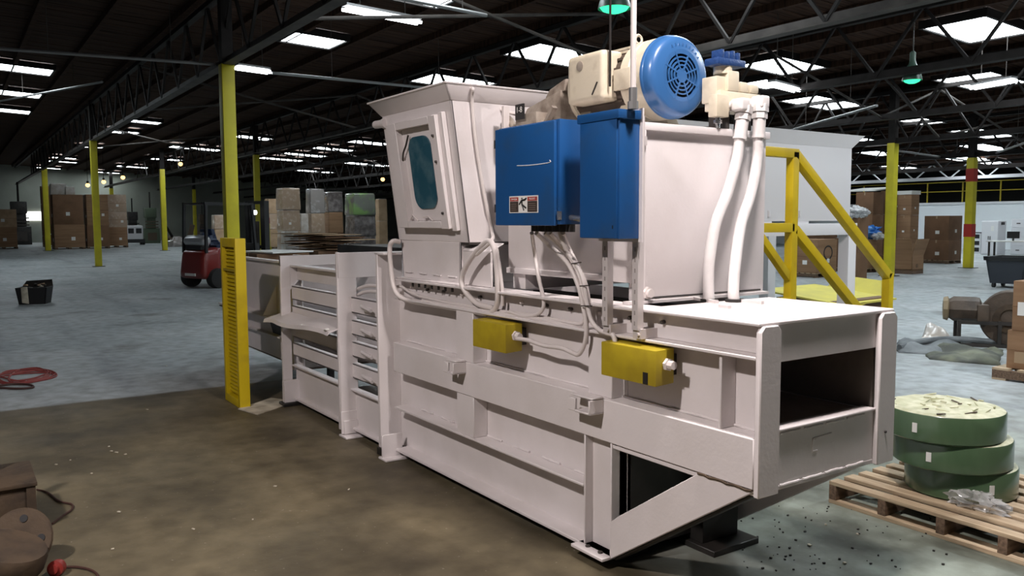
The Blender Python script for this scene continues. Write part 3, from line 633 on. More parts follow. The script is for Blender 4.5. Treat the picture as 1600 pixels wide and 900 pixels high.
for z in (1.657, 1.968): put('hinge', MB().cyl((-3.438, DY+.007, z-.02), (-3.438, DY+.007, z+.02), .009, n=8), DARKHOLE, dr)
put('latch', B(-2.948, -2.939, DY+.01, DY+.03, 1.60, 1.638), CHROME, c1)
for xs in (-3.36, -3.0): put('wall_spacer', B(xs, xs+.04, 2.392, TY0, 1.93, 1.97), STRUT, c1)
put('scratch', MB().tube(spline([at(808, 259, Y=DY-.001), at(830, 258, Y=DY-.001), at(858, 254, Y=DY-.001), at(859, 250, Y=DY-.001)]), .0022, 5), WHITE2, dr)
sx0, sx1 = at(796, 330, Y=DY-.001).x, at(841, 330, Y=DY-.001).x; sz0, sz1 = at(796, 333, Y=DY-.001).z, at(796, 307, Y=DY-.001).z
st = put('warning_sticker', B(sx0, sx1, DY-.0015, DY+.0002, sz0, sz1), PAPER, dr, label='white warning sticker with falling figure and red headings')
W_, H_ = sx1-sx0, sz1-sz0
def sk(name, u0, u1, v0, v1, m, dy=.0): put(name, B(sx0+u0*W_, sx0+u1*W_, DY-.0025-dy, DY-.0014, sz0+v0*H_, sz0+v1*H_), m, c1)
for u0, u1, wd in ((.03, .325, 'DANGER'), (.645, .97, 'PELIGRO')):
    sk('print_block', u0, u1, .05, .68, DKSIGN); sk('print_head', u0, u1, .70, .93, REDSIGN)
    text(wd, .0125, PAPER, c1, (sx0+(u0+u1)/2*W_, DY-.0028, sz0+.81*H_), FRONT, ext=.0002)
    for v in (.15, .27, .39, .51): sk('print_line', u0+.04, u1-.04-random.uniform(0, .05), v, v+.045, GREYSIGN, .0003)
def stick(a, b, r=.0042): put('figure_stroke', MB().cyl((sx0+a[0]*W_, DY-.002, sz0+a[1]*H_), (sx0+b[0]*W_, DY-.002, sz0+b[1]*H_), r, n=6), BLACK, c1)
for a, b in (((.455, .88), (.46, .82)), ((.455, .78), (.46, .48)), ((.45, .75), (.36, .50)), ((.47, .74), (.55, .76)), ((.55, .76), (.61, .86)), ((.46, .48), (.52, .16)), ((.47, .47), (.60, .28))): stick(a, b)
for i in range(6): put('gland', MB().cyl((-3.23+i*.055, 2.32, 1.579), (-3.23+i*.055, 2.32, 1.545), .02, n=8), DARKHOLE, c1)
c2 = thing('control_cabinet', 'tall narrow blue electrical cabinet beside the white tank', 'cabinet', (-2.7, 2.34, 1.52), world=True, group='blue electrical cabinets')
put('body', B(-2.837, -2.586, 2.283, 2.392, 1.52, 2.021), BLUE, c2, bev=.003); put('cap', B(-2.848, -2.577, 2.269, 2.398, 2.011, 2.049), BLUE, c2, bev=.004)
put('cover', B(-2.833, -2.595, 2.274, 2.284, 1.522, 2.010), BLUE, c2, bev=.003); put('back_plate', B(-2.845, -2.568, 2.392, 2.4005, 1.505, 2.058), WHITE, c2)
put('slot', B(-2.619, -2.614, 2.2725, 2.2745, 1.562, 1.576), BLACK, c2); put('connector', MB().cyl((-2.941, 2.31, 1.61), (-2.837, 2.31, 1.60), .013, n=10), CHROME, c2)
put('wall_spacer', B(-2.80, -2.76, 2.4, TY0, 1.93, 1.97), STRUT, c2)
CY = 2.335; cp = at(989, 165, Y=CY)
t = thing('conduit_pipe', 'vertical white conduit rising from the tall blue cabinet to the roof', 'pipe', (cp.x, CY, 2.05), world=True)
put('pipe', MB().cyl((cp.x, CY, 2.13), (cp.x, CY, 5.9), .012, n=12), CABLE, t); put('coupling', MB().cyl((cp.x, CY, 2.08), (cp.x, CY, 2.135), .017, n=12), GALV, t); put('hub', MB().cyl((cp.x, CY, 2.049), (cp.x, CY, 2.08), .022, n=8), GALV, t)

# electric motor -------------------------------------------------------------------
MX, MY, MZ, MR = -2.93, 2.98, 2.295, .20
mo = thing('electric_motor', 'large cream electric motor with round blue slotted fan cover', 'motor', (-3.3, MY, 2.035), world=True)
def ring(x, r, n=48): return [(x, MY+r*math.cos(2*math.pi*i/n), MZ+r*math.sin(2*math.pi*i/n)) for i in range(n)]
prof = [(MR*1.0, -.075), (MR*1.0, -.055), (MR*.985, -.035), (MR*.95, -.016), (MR*.90, -.006), (MR*.82, 0), (.123, .006)]
put('fan_cover', MB().lathe(prof, (MX, MY, MZ), (1, 0, 0), 48, cap=False), BLUE2, mo)
put('cover_edge', MB().lathe([(MR*.98, -.078), (MR*1.015, -.076), (MR*1.015, -.062), (MR*1.0, -.058)], (MX, MY, MZ), (1, 0, 0), 48, cap=False), BLUE2, mo)
put('fan_cavity', MB().lathe([(.125, -.02), (.001, -.022)], (MX, MY, MZ), (1, 0, 0), 32, cap=False), BLACK, mo)
for r0, r1 in ((.0, .034), (.046, .054), (.066, .073), (.085, .092), (.104, .1255)):
    put('grille_ring', MB().lathe([(max(r0, .0005), .006), (r1, .006), (r1, -.004), (max(r0, .0005), -.004)], (MX, MY, MZ), (1, 0, 0), 40, cap=False), BLUE2, mo)
for i in range(8):
    a = R(22.5+i*45)
    put('grille_spoke', MB().bar((MX+.002, MY+.03*math.cos(a), MZ+.03*math.sin(a)), (MX+.002, MY+.122*math.cos(a), MZ+.122*math.sin(a)), .010, .008), BLUE2, mo)
for i in range(9):     # worn embossed maker's lettering, unreadable strokes
    a = R(118-i*9.5); c = Vector((MX+.003, MY+.147*math.cos(a)*1, MZ+.147*math.sin(a))); d = Vector((0, math.cos(a), math.sin(a))); e_ = Vector((0, -math.sin(a), math.cos(a)))
    put('embossed_mark', MB().bar(c-d*.008+e_*.004, c+d*.008-e_*.004, .003, .003).bar(c-d*.008-e_*.006, c+d*.007-e_*.004, .003, .003), BLUE2, mo)
put('end_bell', MB().lathe([(.10, -.24), (MR*.95, -.235), (MR*1.0, -.225), (MR*1.0, -.17), (MR*.96, -.165), (MR*.96, -.155), (MR*1.0, -.15), (MR*1.0, -.07)], (MX, MY, MZ), (1, 0, 0), 40), CREAM, mo)
put('stator', MB().lathe([(.12, -.64), (MR*.9, -.62), (MR*.93, -.60), (MR*.93, -.23)], (MX, MY, MZ), (1, 0, 0), 40), RUST_SHADE, mo)
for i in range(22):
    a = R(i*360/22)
    put('cooling_fin', MB().bar((MX-.60, MY+MR*.95*math.cos(a), MZ+MR*.95*math.sin(a)), (MX-.24, MY+MR*.95*math.cos(a), MZ+MR*.95*math.sin(a)), .012, .012), CREAM if math.sin(a) > .55 else RUST_SHADE, mo)  # top fins cream, the rest brown: light from above put into colour
put('front_bell', MB().lathe([(.07, -.70), (.12, -.68), (MR*.96, -.65), (MR*.98, -.62)], (MX, MY, MZ), (1, 0, 0), 40), CREAM, mo)
for xx in (MX-.56, MX-.24):
    for s in (-1, 1): put('foot', MB().hexa([(xx-.05, MY+s*.11, 2.06), (xx+.05, MY+s*.11, 2.06), (xx+.05, MY+s*.2, 2.06), (xx-.05, MY+s*.2, 2.06)], [(xx-.04, MY+s*.08, 2.19), (xx+.04, MY+s*.08, 2.19), (xx+.04, MY+s*.13, 2.19), (xx-.04, MY+s*.13, 2.19)]), CREAM, mo, bev=.004)
put('base_rail', B(MX-.9, MX+.02, MY-.22, MY-.16, 2.035, 2.06), DARKHOLE, mo); put('base_rail', B(MX-.9, MX+.02, MY+.16, MY+.22, 2.035, 2.06), DARKHOLE, mo)
# junction box
jx0, jx1 = -3.50, -3.21
jb = put('junction_box', B(jx0, jx1, 2.72, 2.86, 2.195, 2.445), CREAM, mo, bev=.03, seg=4)
put('box_lid_gap', B(jx0+.005, jx1-.005, 2.855, 2.87, 2.2, 2.44), DARKHOLE, mo); put('box_emblem', MB().lathe([(.026, 0), (.026, .004), (.018, .006)], (jx0+.11, 2.722, 2.385), (0, -1, 0), 16), GREASE, jb)
put('data_plate', B(at(958, 125, Y=2.775).x, at(984, 125, Y=2.775).x, 2.775, 2.80, at(970, 140, Y=2.775).z, at(970, 107, Y=2.775).z), CREAM, mo, bev=.004); put('eye_bolt', MB().lathe([(.022, -.005), (.03, 0), (.022, .005), (.014, 0), (.022, -.005)], (at(998, 60, Y=MY).x, MY, MZ+MR+.025), (1, 0, 0), 14, cap=False), CREAM, mo)
put('nick', MB().tube([at(933, 128, Y=2.717), at(925, 148, Y=2.717)], .004, 5), DARKHOLE, mo)

# pump at the drive end -----------------------------------------------------------
pu = thing('hydraulic_pump', 'greasy grey hydraulic pump and coupling left of the cream motor', 'pump', (-3.95, 2.95, 2.035), world=True)
put('coupling', MB().cyl((-3.80, MY, 2.24), (-3.63, MY, 2.27), .12, n=24), GREASE, pu)
put('body', MB().hexa([(-4.08, 2.80, 2.13), (-3.66, 2.80, 2.13), (-3.66, 3.06, 2.13), (-4.08, 3.06, 2.13)], [(-4.02, 2.83, 2.25), (-3.66, 2.80, 2.31), (-3.66, 3.06, 2.31), (-4.02, 3.03, 2.25)]), GREASE, pu, bev=.012)
put('top_cover', MB().hexa([(-3.82, 2.81, 2.28), (-3.64, 2.81, 2.30), (-3.64, 3.04, 2.30), (-3.82, 3.04, 2.28)], [(-3.80, 2.83, 2.33), (-3.64, 2.82, 2.37), (-3.64, 3.03, 2.37), (-3.80, 3.02, 2.33)]), GREASE, pu, bev=.012)
put('suction_pipe', MB().tube(spline([(-4.10, 2.74, 2.20), (-4.02, 2.72, 2.16), (-3.95, 2.71, 2.10), (-3.93, 2.71, 2.04)]), .022, 10), GREASE, pu)
put('port_block', B(-3.92, -3.72, 2.68, 2.81, 2.08, 2.19), GREASE, pu, bev=.006); put('hose_stub', MB().tube(spline([(-4.2, 2.72, 2.28), (-4.12, 2.74, 2.24), (-4.03, 2.78, 2.21)]), .011, 8), CABLE, pu)
put('bracket_arm', MB().bar((-3.72, 2.70, 2.05), (-3.58, 2.70, 2.20), .03, .02), GREASE, pu); put('filter_bowl', MB().cyl((-4.04, 2.70, 2.04), (-4.04, 2.70, 2.12), .04, n=16), BLACK, pu)
sg = put('number_tag', B(at(805, 170, Y=2.66).x, at(818, 170, Y=2.66).x, 2.66, 2.668, at(805, 188, Y=2.66).z, at(805, 164, Y=2.66).z), BLACK, pu); text('1-8', .045, PAPER, pu, (at(811, 171, Y=2.659).x, 2.659, at(811, 172, Y=2.659).z), FRONT, ext=.0003)
put('tag_bracket', B(-4.03, -4.01, 2.66, 2.70, 2.05, 2.25), CABLE, pu); put('pump_foot', B(-3.87, -3.66, 2.76, 3.08, 2.035, 2.14), GREASE, pu, bev=.006)

# valve manifold -------------------------------------------------------------------
va = thing('valve_manifold', 'cream hydraulic valve block with navy casting, right of the motor', 'valve', (-2.82, 3.2, 2.035), world=True)
put('stand', B(-2.86, -2.80, 3.10, 3.18, 2.035, 2.12), GREYSTEEL, va); put('stand', B(-2.86, -2.80, 3.28, 3.34, 2.035, 2.12), GREYSTEEL, va)
put('block', B(-2.87, -2.77, 3.08, 3.37, 2.12, 2.215), CREAM, va, bev=.006); put('lower_block', B(-2.80, -2.745, 3.03, 3.115, 2.085, 2.19), CREAM, va, bev=.005)
put('solenoid', B(-2.86, -2.77, 3.135, 3.215, 2.215, 2.315), CREAM, va, bev=.012); put('solenoid', B(-2.85, -2.77, 3.225, 3.285, 2.215, 2.268), CREAM, va, bev=.014); put('solenoid', B(-2.85, -2.77, 3.295, 3.36, 2.215, 2.262), CREAM, va, bev=.014)
put('cover_plate', B(-2.885, -2.79, 3.075, 3.14, 2.16, 2.285), CREAM, va, bev=.006); put('tank_cap', MB().cyl((-2.82, 3.15, 2.30), (-2.82, 3.15, 2.345), .045, n=16), CREAM, va)
na = put('navy_casting', B(-2.86, -2.77, 3.06, 3.26, 2.335, 2.37), NAVY, va, bev=.01)
for i in range(4): put('casting_tooth', B(-2.85, -2.785, 3.10+i*.038, 3.12+i*.038, 2.365, 2.412-.006*(i % 2)), NAVY, na, bev=.004)
put('casting_boss', B(-2.84, -2.79, 3.105, 3.235, 2.365, 2.40), NAVY, na, bev=.006)
put('plug', MB().cyl((-2.775, 3.07, 2.035), (-2.775, 3.07, 2.09), .012, n=8), CHROME, va); put('plug_nut', MB().cyl((-2.775, 3.07, 2.055), (-2.775, 3.07, 2.072), .02, n=6), CHROME, va)

# two hydraulic hoses ------------------------------------------------------------------
def hose(pix, Xs, elbow, label):
    pts = [at(px, py, X=Xs[0]+(Xs[1]-Xs[0])*k) for (px, py, k) in pix]
    t = thing('hydraulic_hose', label, 'hose', pts[-1], world=True, group='white hydraulic hoses on the tank')
    put('hose', MB().tube(spline(pts, 8), .026, 14), HOSE, t)
    p = pts[0]; q = (pts[1]-pts[0]).normalized()
    put('ferrule', MB().cyl(p-q*.0, p-q*.085, .031, n=14), HOSE, t); put('ferrule_ring', MB().cyl(p-q*.005, p+q*.006, .034, n=14), HOSE, t)
    put('nut', MB().cyl(p-q*.088, p-q*.115, .038, n=6), HOSE, t); put('nut', MB().cyl(p-q*.12, p-q*.155, .042, n=6), HOSE, t)
    e = Vector(elbow); put('elbow', MB().obox(e, (.07, .06, .06)), HOSE, t, bev=.012, seg=3); put('elbow_neck', MB().cyl(e-Vector((.10, 0, 0)), e, .026, n=12), HOSE, t)
    put('elbow_drop', MB().cyl(e, p-q*.15, .028, n=12), HOSE, t)
    put('dark_recess_ring', MB().lathe([(.04, 0), (.04, .012), (.03, .014)], (pts[-1].x, pts[-1].y, 1.2195), (0, 0, 1), 18, cap=False), DARKHOLE, t)  # dark ring painting the shaded hole where the hose enters the lid
hose([(1156, 216, 0), (1151, 250, 0), (1137, 300, .2), (1118, 350, .5), (1108, 410, .8), (1107, 450, .95), (1108, 473, 1)], (-2.72, -2.66), at(1157, 164, X=-2.72), 'white hydraulic hose nearer the blue cabinet, curving down to the lid')
hose([(1185, 214, 0), (1183, 250, 0), (1174, 300, .2), (1158, 350, .5), (1149, 410, .8), (1146, 450, .95), (1147, 475, 1)], (-2.70, -2.58), at(1188, 160, X=-2.70), 'white hydraulic hose at the tank corner, curving down to the lid')
for i, a in enumerate(((1085, 466, 1120, 472), (1160, 470, 1192, 473), (1125, 478, 1140, 480))):
    p, q = at(a[0], a[1], Z=1.226), at(a[2], a[3], Z=1.226); put('lid_clip', MB().bar(p, q, .02, .014), WHITE, bal)

# conduits and cables ------------------------------------------------------------------
def cable(pix, Y, r, label, name='conduit', m=CABLE):
    pts = [at(p[0], p[1], Y=(p[2] if len(p) > 2 else Y)) for p in pix]
    put(name, MB().tube(spline(pts, 7), r, 10), m, label=label, cat='cable', group='white cables on the baler')
cable([(625, 378, 2.47), (614, 377, 2.42), (609, 388, 2.41), (611, 420, 2.41), (615, 447, 2.41), (624, 463, 2.42), (645, 471, 2.45), (690, 478, 2.45), (740, 487, 2.45), (765, 489, 2.45), (776, 478, 2.45), (778, 455, 2.44), (776, 415, 2.44), (771, 385, 2.44), (760, 378, 2.44), (735, 405, 2.44), (722, 432, 2.44), (725, 452, 2.44), (745, 474, 2.46), (772, 482, 2.46)], 2.45, .016, 'thick white conduit looping from hopper neck along the ledge and back up')
cable([(617, 449), (627, 448), (645, 459), (668, 466), (710, 475), (765, 484), (830, 493), (878, 502), (905, 506), (914, 500)], 2.475, .010, 'thin white cable lying along the ledge behind the thick conduit')
cable([(660, 470), (720, 481), (780, 490), (850, 500), (905, 514), (916, 511)], 2.455, .012, 'white cable along the ledge ending below the cable bundle')
p_ = [at(741, 137, X=-4.09)+Vector((-.03, 0, 0)), at(739, 140, X=-4.085)] + [at(a, b, X=-4.125) for a, b in ((738, 158), (743, 215), (752, 275), (762, 330), (769, 362))]
put('conduit', MB().tube(spline(p_+[at(768, 376, Y=2.45), at(745, 398, Y=2.44)], 7), .010, 8), CABLE, label='thin white cable running down the side of the hopper', cat='cable', group='white cables on the baler')
cable([(776, 388), (781, 420), (785, 455), (785, 478)], 2.45, .010, 'short white cable hanging beside the conduit loop')
cable([(831, 364, 2.33), (835, 392), (841, 430), (848, 462), (849, 480), (840, 491), (818, 494), (796, 487)], 2.45, .010, 'single white cable dropping from the middle of the wide cabinet')
cable([(838, 364, 2.33), (858, 383), (880, 403), (893, 422), (904, 448), (911, 478), (916, 510), (914, 535), (905, 553), (894, 551), (878, 544), (850, 540), (826, 532), (808, 529)], 2.42, .011, 'white cable of the bundle that loops to the smaller yellow box')
cable([(852, 364, 2.33), (878, 386), (900, 412), (912, 440), (917, 470), (924, 500), (936, 515), (950, 521), (958, 524), (962, 537)], 2.415, .011, 'white cable of the bundle that ends at the larger yellow box')
cable([(880, 364, 2.33), (889, 388), (904, 418), (915, 445), (921, 478), (921, 495), (912, 512)], 2.44, .010, 'white cable at the back of the cabinet bundle')
cable([(860, 364, 2.33), (884, 392), (903, 425), (911, 455), (915, 490), (917, 512)], 2.43, .010, 'white cable in the middle of the cabinet bundle')
cable([(875, 362, 2.33), (880, 376, 2.34), (886, 390, 2.36)], 2.36, .014, 'short fat white cable tail under the wide cabinet')
for (a, b, ww) in (((560, 452), (590, 447), 'upper'), ((560, 461), (590, 456), 'lower')): cable([(a[0]-8, a[1]+3, 2.50), (572, a[1]-5, 2.50), (b[0]+5, b[1], 2.50)], 2.5, .013, ww+' white cable bend seen between the two chamber frames')
for (a, b, c) in (((893, 412), (908, 410), 1), ((906, 447), (921, 446), 2), ((908, 478), (925, 478), 3)):
    put('cable_tie', MB().tube([at(a[0], a[1], Y=2.40), at(b[0], b[1], Y=2.40)], .003, 5), GREYSTEEL, bal)

# yellow louvred guard --------------------------------------------------------------
ga = thing('louvred_guard', 'yellow louvred steel guard panel standing before the thick column', 'guard', (-7.3, 2.02, 0), world=True)
gx0, gx1, gy0, gy1 = -7.56, -7.10, 1.985, 2.075
put('side_bar', B(gx0, gx0+.05, gy0, gy1, 0, 1.455), YELLOW, ga, bev=.004); put('side_bar', B(gx1-.045, gx1, gy0, gy1, 0, 1.455), YELLOW, ga, bev=.004)
put('top_bar', B(gx0+.05, gx1-.045, gy0, gy1, 1.38, 1.455), YELLOW, ga, bev=.004); put('bottom_bar', B(gx0+.05, gx1-.045, gy0, gy1, 0, .07), YELLOW, ga, bev=.004)
put('back_sheet', B(gx0+.05, gx1-.045, gy0+.05, gy0+.055, .07, 1.38), YELLOW, ga)
lv = None
for i in range(38):
    z = .09+i*.0338
    if lv is None: lv = put('louvre', MB().prism([(gx0+.055, gy0+.048, 0), (gx0+.055, gy0+.028, .004), (gx0+.055, gy0+.030, .018), (gx0+.055, gy0+.048, .030)], (gx1-gx0-.105, 0, 0)), YELLOW, ga); o_ = lv
    else: o_ = lv.copy(); COL.objects.link(o_)
    o_.location = (0, 0, z)
put('cross_strip', B(gx0+.05, gx1-.045, gy0+.004, gy0+.02, 1.17, 1.19), YELLOW_DK, ga)

# platform and yellow stair rail behind the baler ----------------------------------------
sr = thing('access_stairs', 'yellow painted stair and platform handrail behind the baler', 'stairs', (-4.0, 5.0, 0), world=True)
XS = -3.6
def rail(name, a, b, wd=.062): put(name, MB().bar((XS, *a), (XS, *b), wd, wd), YELLOW, sr, bev=.006)
rail('top_rail', (3.75, 2.05), (4.75, 2.035)); rail('middle_rail', (3.75, 1.545), (4.72, 1.54)); rail('post', (4.72, .02), (4.72, 2.05)); rail('handrail', (4.73, 2.035), (5.88, 1.16)); rail('middle_handrail', (4.74, 1.53), (5.9, .62))
rail('end_post', (5.88, .02), (5.88, 1.19)); rail('toe_rail', (3.75, 1.04), (4.72, 1.035)); rail('brace', (4.35, 1.53), (4.70, 1.20), .05)
rail('post', (3.8, .02), (3.8, 2.05))
put('platform', B(-4.5, -3.6, 3.75, 4.75, .96, 1.0), GREYSTEEL, sr); put('stringer', MB().prism([(-3.63, 4.75, .98), (-3.63, 6.0, .05), (-3.63, 6.0, 0), (-3.63, 5.85, 0), (-3.63, 4.75, .82)], (.03, 0, 0)), YELLOW, sr); put('stringer', MB().prism([(-4.5, 4.75, .98), (-4.5, 6.0, .05), (-4.5, 6.0, 0), (-4.5, 5.85, 0), (-4.5, 4.75, .82)], (.03, 0, 0)), YELLOW, sr)
for i in range(4): put('tread', B(-4.47, -3.63, 4.86+i*.27, 5.08+i*.27, .77-i*.2, .79-i*.2), GREYSTEEL, sr)
put('platform_leg', B(-4.48, -4.42, 3.78, 3.84, 0, .96), YELLOW, sr); put('platform_leg', B(-4.48, -4.42, 4.66, 4.72, 0, .96), YELLOW, sr)

# white hopper on a stand, behind the stairs ----------------------------------------------
DH = 8.6
def hq(px, py): return at(px, py, X=-5.1)
hs = thing('hopper_stand', 'second white steel hopper raised on white legs behind the stairs', 'hopper', (-5.6, 6.9, 0), world=True)
ya, yb = 5.2, hq(1328, 345).y; zb, zt = hq(1300, 345).z, hq(1330, 232).z
put('hopper_body', B(-6.2, -5.1, ya, yb, zb, zt), WHITE2, hs, bev=.004)
put('hopper_rim', MB().hexa([(-6.2, ya, zt), (-5.1, ya, zt), (-5.1, yb, zt), (-6.2, yb, zt)], [(-6.3, ya-.1, zt+.13), (-5.06, ya-.1, zt+.13), (-5.06, yb+.16, zt+.13), (-6.3, yb+.16, zt+.13)]), WHITE2, hs)
zl = hq(1300, 367).z; ztp = hq(1300, 349).z
put('stand_beam', B(-5.2, -5.08, ya, yb+.1, zl, ztp), WHITE2, hs, bev=.003); put('stand_beam', B(-6.2, -6.1, ya, yb+.1, zl, ztp), WHITE2, hs)
for y in (yb-.04, 5.72): put('leg', B(-5.2, -5.08, y, y+.13, 0, zl), WHITE2, hs, bev=.003); put('leg', B(-6.2, -6.08, y, y+.13, 0, zl), WHITE2, hs)
for y in (5.9, 6.35, 6.8): put('bolt', MB().cyl((-5.095, y, zb+.04), (-5.095, y, zb+.10), .015, n=8), WHITE2, hs)
for y in (5.6, 6.2, 6.75): put('spacer', B(-5.25, -5.1, y, y+.2, ztp, zb), WHITE2, hs)

# ================================================================ BACKGROUND: cartons, pallets, forklift ...
def psize(pxl, pxr, depth):
    d = ray((pxl+pxr)/2, 345); d.z = 0; d.normalize()
    return (pxr-pxl)*depth/F_PX/(abs(d.x)+abs(d.y))
def carton(loc, s, h, m, label, group, rz=0, sy=None, wrap=False, lab=True, cat='carton', name='carton', seed=0):
    sy = sy or s; rnd = random.Random(seed*7+int(abs(loc[0]*31)))
    t = thing(name, label, cat, loc, rz, group)
    if wrap:
        mb = MB(); k = .03*s
        mb.hexa([(-s/2, -sy/2, 0), (s/2, -sy/2, 0), (s/2, sy/2, 0), (-s/2, sy/2, 0)], [(-s/2+k, -sy/2+k, h), (s/2-k, -sy/2+k, h*.985), (s/2-k, sy/2-k, h), (-s/2+k, sy/2-k, h*.975)])
        put('load', mb, m, t, bev=.05*s, seg=3)
        put('top_sheet', B(-s*.44, s*.44, -sy*.44, sy*.44, h*.985, h*.985+.03), WRAP_WHITE if rnd.random() < .5 else m, t, bev=.01)
    else:
        put('body', B(-s/2, s/2, -sy/2, sy/2, 0, h), m, t, bev=.008)
        put('tape', MB().box(-s*.03, s*.03, -sy/2-.004, sy/2+.004, h-.10, h+.004), TAPE, t)
        put('flap_seam', B(-s/2-.003, s/2+.003, -sy/2-.003, sy/2+.003, h*.48, h*.495), CARD2, t)
    if lab and not (wrap and rnd.random() < .7):
        u = rnd.uniform(-.25, .2)*s
        put('shipping_label', B(u, u+.16*s, -sy/2-.008, -sy/2, h*.25, h*.25+.13*s), PAPER, t); put('shipping_label', B(s/2, s/2+.008, u, u+.13*s, h*.3, h*.3+.13*s), PAPER, t)
    return t
CART = []
tiers = ['bottom', 'second', 'third', 'fourth']
def stack(pxl, pxr, pys, depth, mats, where, group, kind='brown carton', wrap=False, pallet=True, **k):
    """pys: top edges from the lowest tier up."""
    c = (pxl+pxr)/2; s = psize(pxl, pxr, depth); p = pd(c, 345, depth); dirn = Vector((p.x, p.y, 0)).normalized(); p = p + dirn*s*.5
    z = .12 if pallet else 0
    if pallet:
        t = thing('pallet', 'flat wooden pallet under the '+where, 'pallet', (p.x, p.y, 0), group='pallets under the stacks')
        for y in (-.45, 0, .45): put('stringer', B(-s/2, s/2, y*s-.05*s, y*s+.05*s, .02, .1), WOODD, t)
        for i in range(5): put('deck_board', B(-s/2+i*s*.21, -s/2+i*s*.21+.14*s, -s/2, s/2, .1, .12), WOOD, t)
        put('bottom_board', B(-s/2, -s/2+.1, -s/2, s/2, 0, .02), WOODD, t); put('bottom_board', B(s/2-.1, s/2, -s/2, s/2, 0, .02), WOODD, t)
    n = len(pys)
    for i, py in enumerate(pys):
        zt = zat(c, py, depth); h = zt - z
        m = mats[i % len(mats)]
        pos = (tiers[i]+' of ' if n > 1 else '')
        CART.append((None, s, h)); ct = carton((p.x, p.y, z), s*(1 if i % 2 == 0 else .985), h-.004, m, f'{kind}, {pos}{where}', group, wrap=wrap, seed=i, rz=random.uniform(-.03, .03), name='wrapped_load' if wrap else 'carton', cat='wrapped pallet' if wrap else 'carton', **k); CART[-1] = (ct, s, h)
        z = zt
    return p, s, z
# far left carton stacks
gl_ = 'cartons stacked at the far left'
stack(-16, 23, (355, 327), 50, [CARD, CARD3], 'the stack cut off by the left edge', gl_)
stack(82, 129, (351, 304), 49, [CARD, CARD2], 'the stack just right of the left yellow column', gl_)
stack(133, 168, (352, 304), 50, [CARD2, CARD], 'the stack behind the dark footed yellow column', gl_)
stack(164, 197, (355, 331, 304), 52, [CARD, WRAP_BEIGE, WRAP_BEIGE], 'the right end of the far stack', gl_)
p, s, z = stack(66, 84, (330, 291), 54, [CARD2, CARD2], 'the stack hidden behind the left yellow column', gl_)
pp = pd(100, 345, 49.6); dz = Vector((pp.x, pp.y, 0)).normalized()*.9
for i, (a, b, t_) in enumerate(((80, 106, 287), (104, 119, 292))):
    q = pd((a+b)/2, 345, 49) + dz; zz = zat(100, 304, 49); carton((q.x, q.y, zz), psize(a, b, 49), zat(100, t_, 49)-zz, WRAP_WHITE, ('taller' if i == 0 else 'smaller')+' white wrapped bundle on top of the far carton stack', 'white bundles', wrap=True, lab=False, name='wrapped_bundle', cat='bundle')
# wrapped stacks in the middle
gm = 'wrapped pallet loads behind the baler'
stack(438, 466, (362,), 38, [WRAP_WHITE], 'narrow whitish load below the tall beige wrapped stack', gm, 'wrapped load', True)
stack(432, 470, (361, 328, 294), 42, [WRAP_BEIGE, WRAP_BEIGE, WRAP_BEIGE], 'tall beige wrapped stack', gm, 'wrapped load', True)
stack(466, 482, (361, 334), 44, [WRAP_WHITE, WRAP_WHITE], 'slim pale stack beside the tall beige one', gm, 'wrapped load', True)
stack(478, 508, (364, 333, 295), 45, [WRAP_BEIGE, WRAP_BEIGE, WRAP_GREY], 'stack with silvery top load', gm, 'wrapped load', True)
stack(505, 537, (364, 331, 300), 46, [CARD2, CARD, WRAP_DARK], 'stack with dark top load', gm, 'wrapped load', True)
stack(538, 588, (369, 336, 302), 41, [WRAP_DARK, WRAP_DARK, WRAP_GLINT], 'stack with green highlight painted on its grey top load beside the hopper', gm, 'wrapped load', True)
stack(586, 606, (345, 311), 47, [CARD3, CARD3], 'beige stack half hidden by the hopper', gm, 'wrapped load', True)
stack(414, 436, (358, 334, 311), 48, [CARD3, WRAP_BEIGE, CARD3], 'stack between forklift mast and tall beige stack', gm, 'wrapped load', True)
stack(330, 356, (358, 336), 50, [CARD3, WRAP_BEIGE], 'beige stack seen through the forklift cab', gm, 'wrapped load', True)
# flattened cardboard on a low pile behind the chamber
pile0 = at(500, 372, Y=9.5)
dp = (pile0-CPOS).dot(CF)
for i in range(14):
    a = pd(500+random.uniform(-25, 40), 345, dp); zz = .72+i*.038
    t = put('cardboard_sheet', MB().obox((a.x, a.y, zz), (1.5+random.uniform(-.2, .4), 1.2+random.uniform(-.2, .4), .02), Matrix.Rotation(random.uniform(-.5, .5), 3, 'Z') @ Matrix.Rotation(random.uniform(-.008, .008), 3, 'X')), (CARD3, CARD, CARD2, CARD)[i % 4] if i < 12 else CARD3,
            label=('topmost pale flattened cardboard sheet of the pile behind the bale chamber' if i == 13 else 'lowest flattened cardboard sheet of the pile, on the dark carton' if i == 0 else 'flattened cardboard sheet inside the pile behind the bale chamber'), cat='cardboard', group='flattened cardboard pile')
a = pd(520, 345, dp); carton((a.x, a.y, 0), 1.6, .70, CARD2, 'dark wide carton holding up the flattened cardboard pile', 'carton under the cardboard', lab=False)
a = pd(428, 345, 19); put('white_board', MB().obox((a.x, a.y, zat(428, 393, 19)), (1.4, 1.1, .03), Matrix.Rotation(.3, 3, 'Z')), PAPER, label='flat white board on a crate behind the chamber', cat='board')
carton((a.x, a.y, 0), 1.2, zat(428, 393, 19)-.03, CARD2, 'dark crate under the flat white board', 'crates', lab=False)
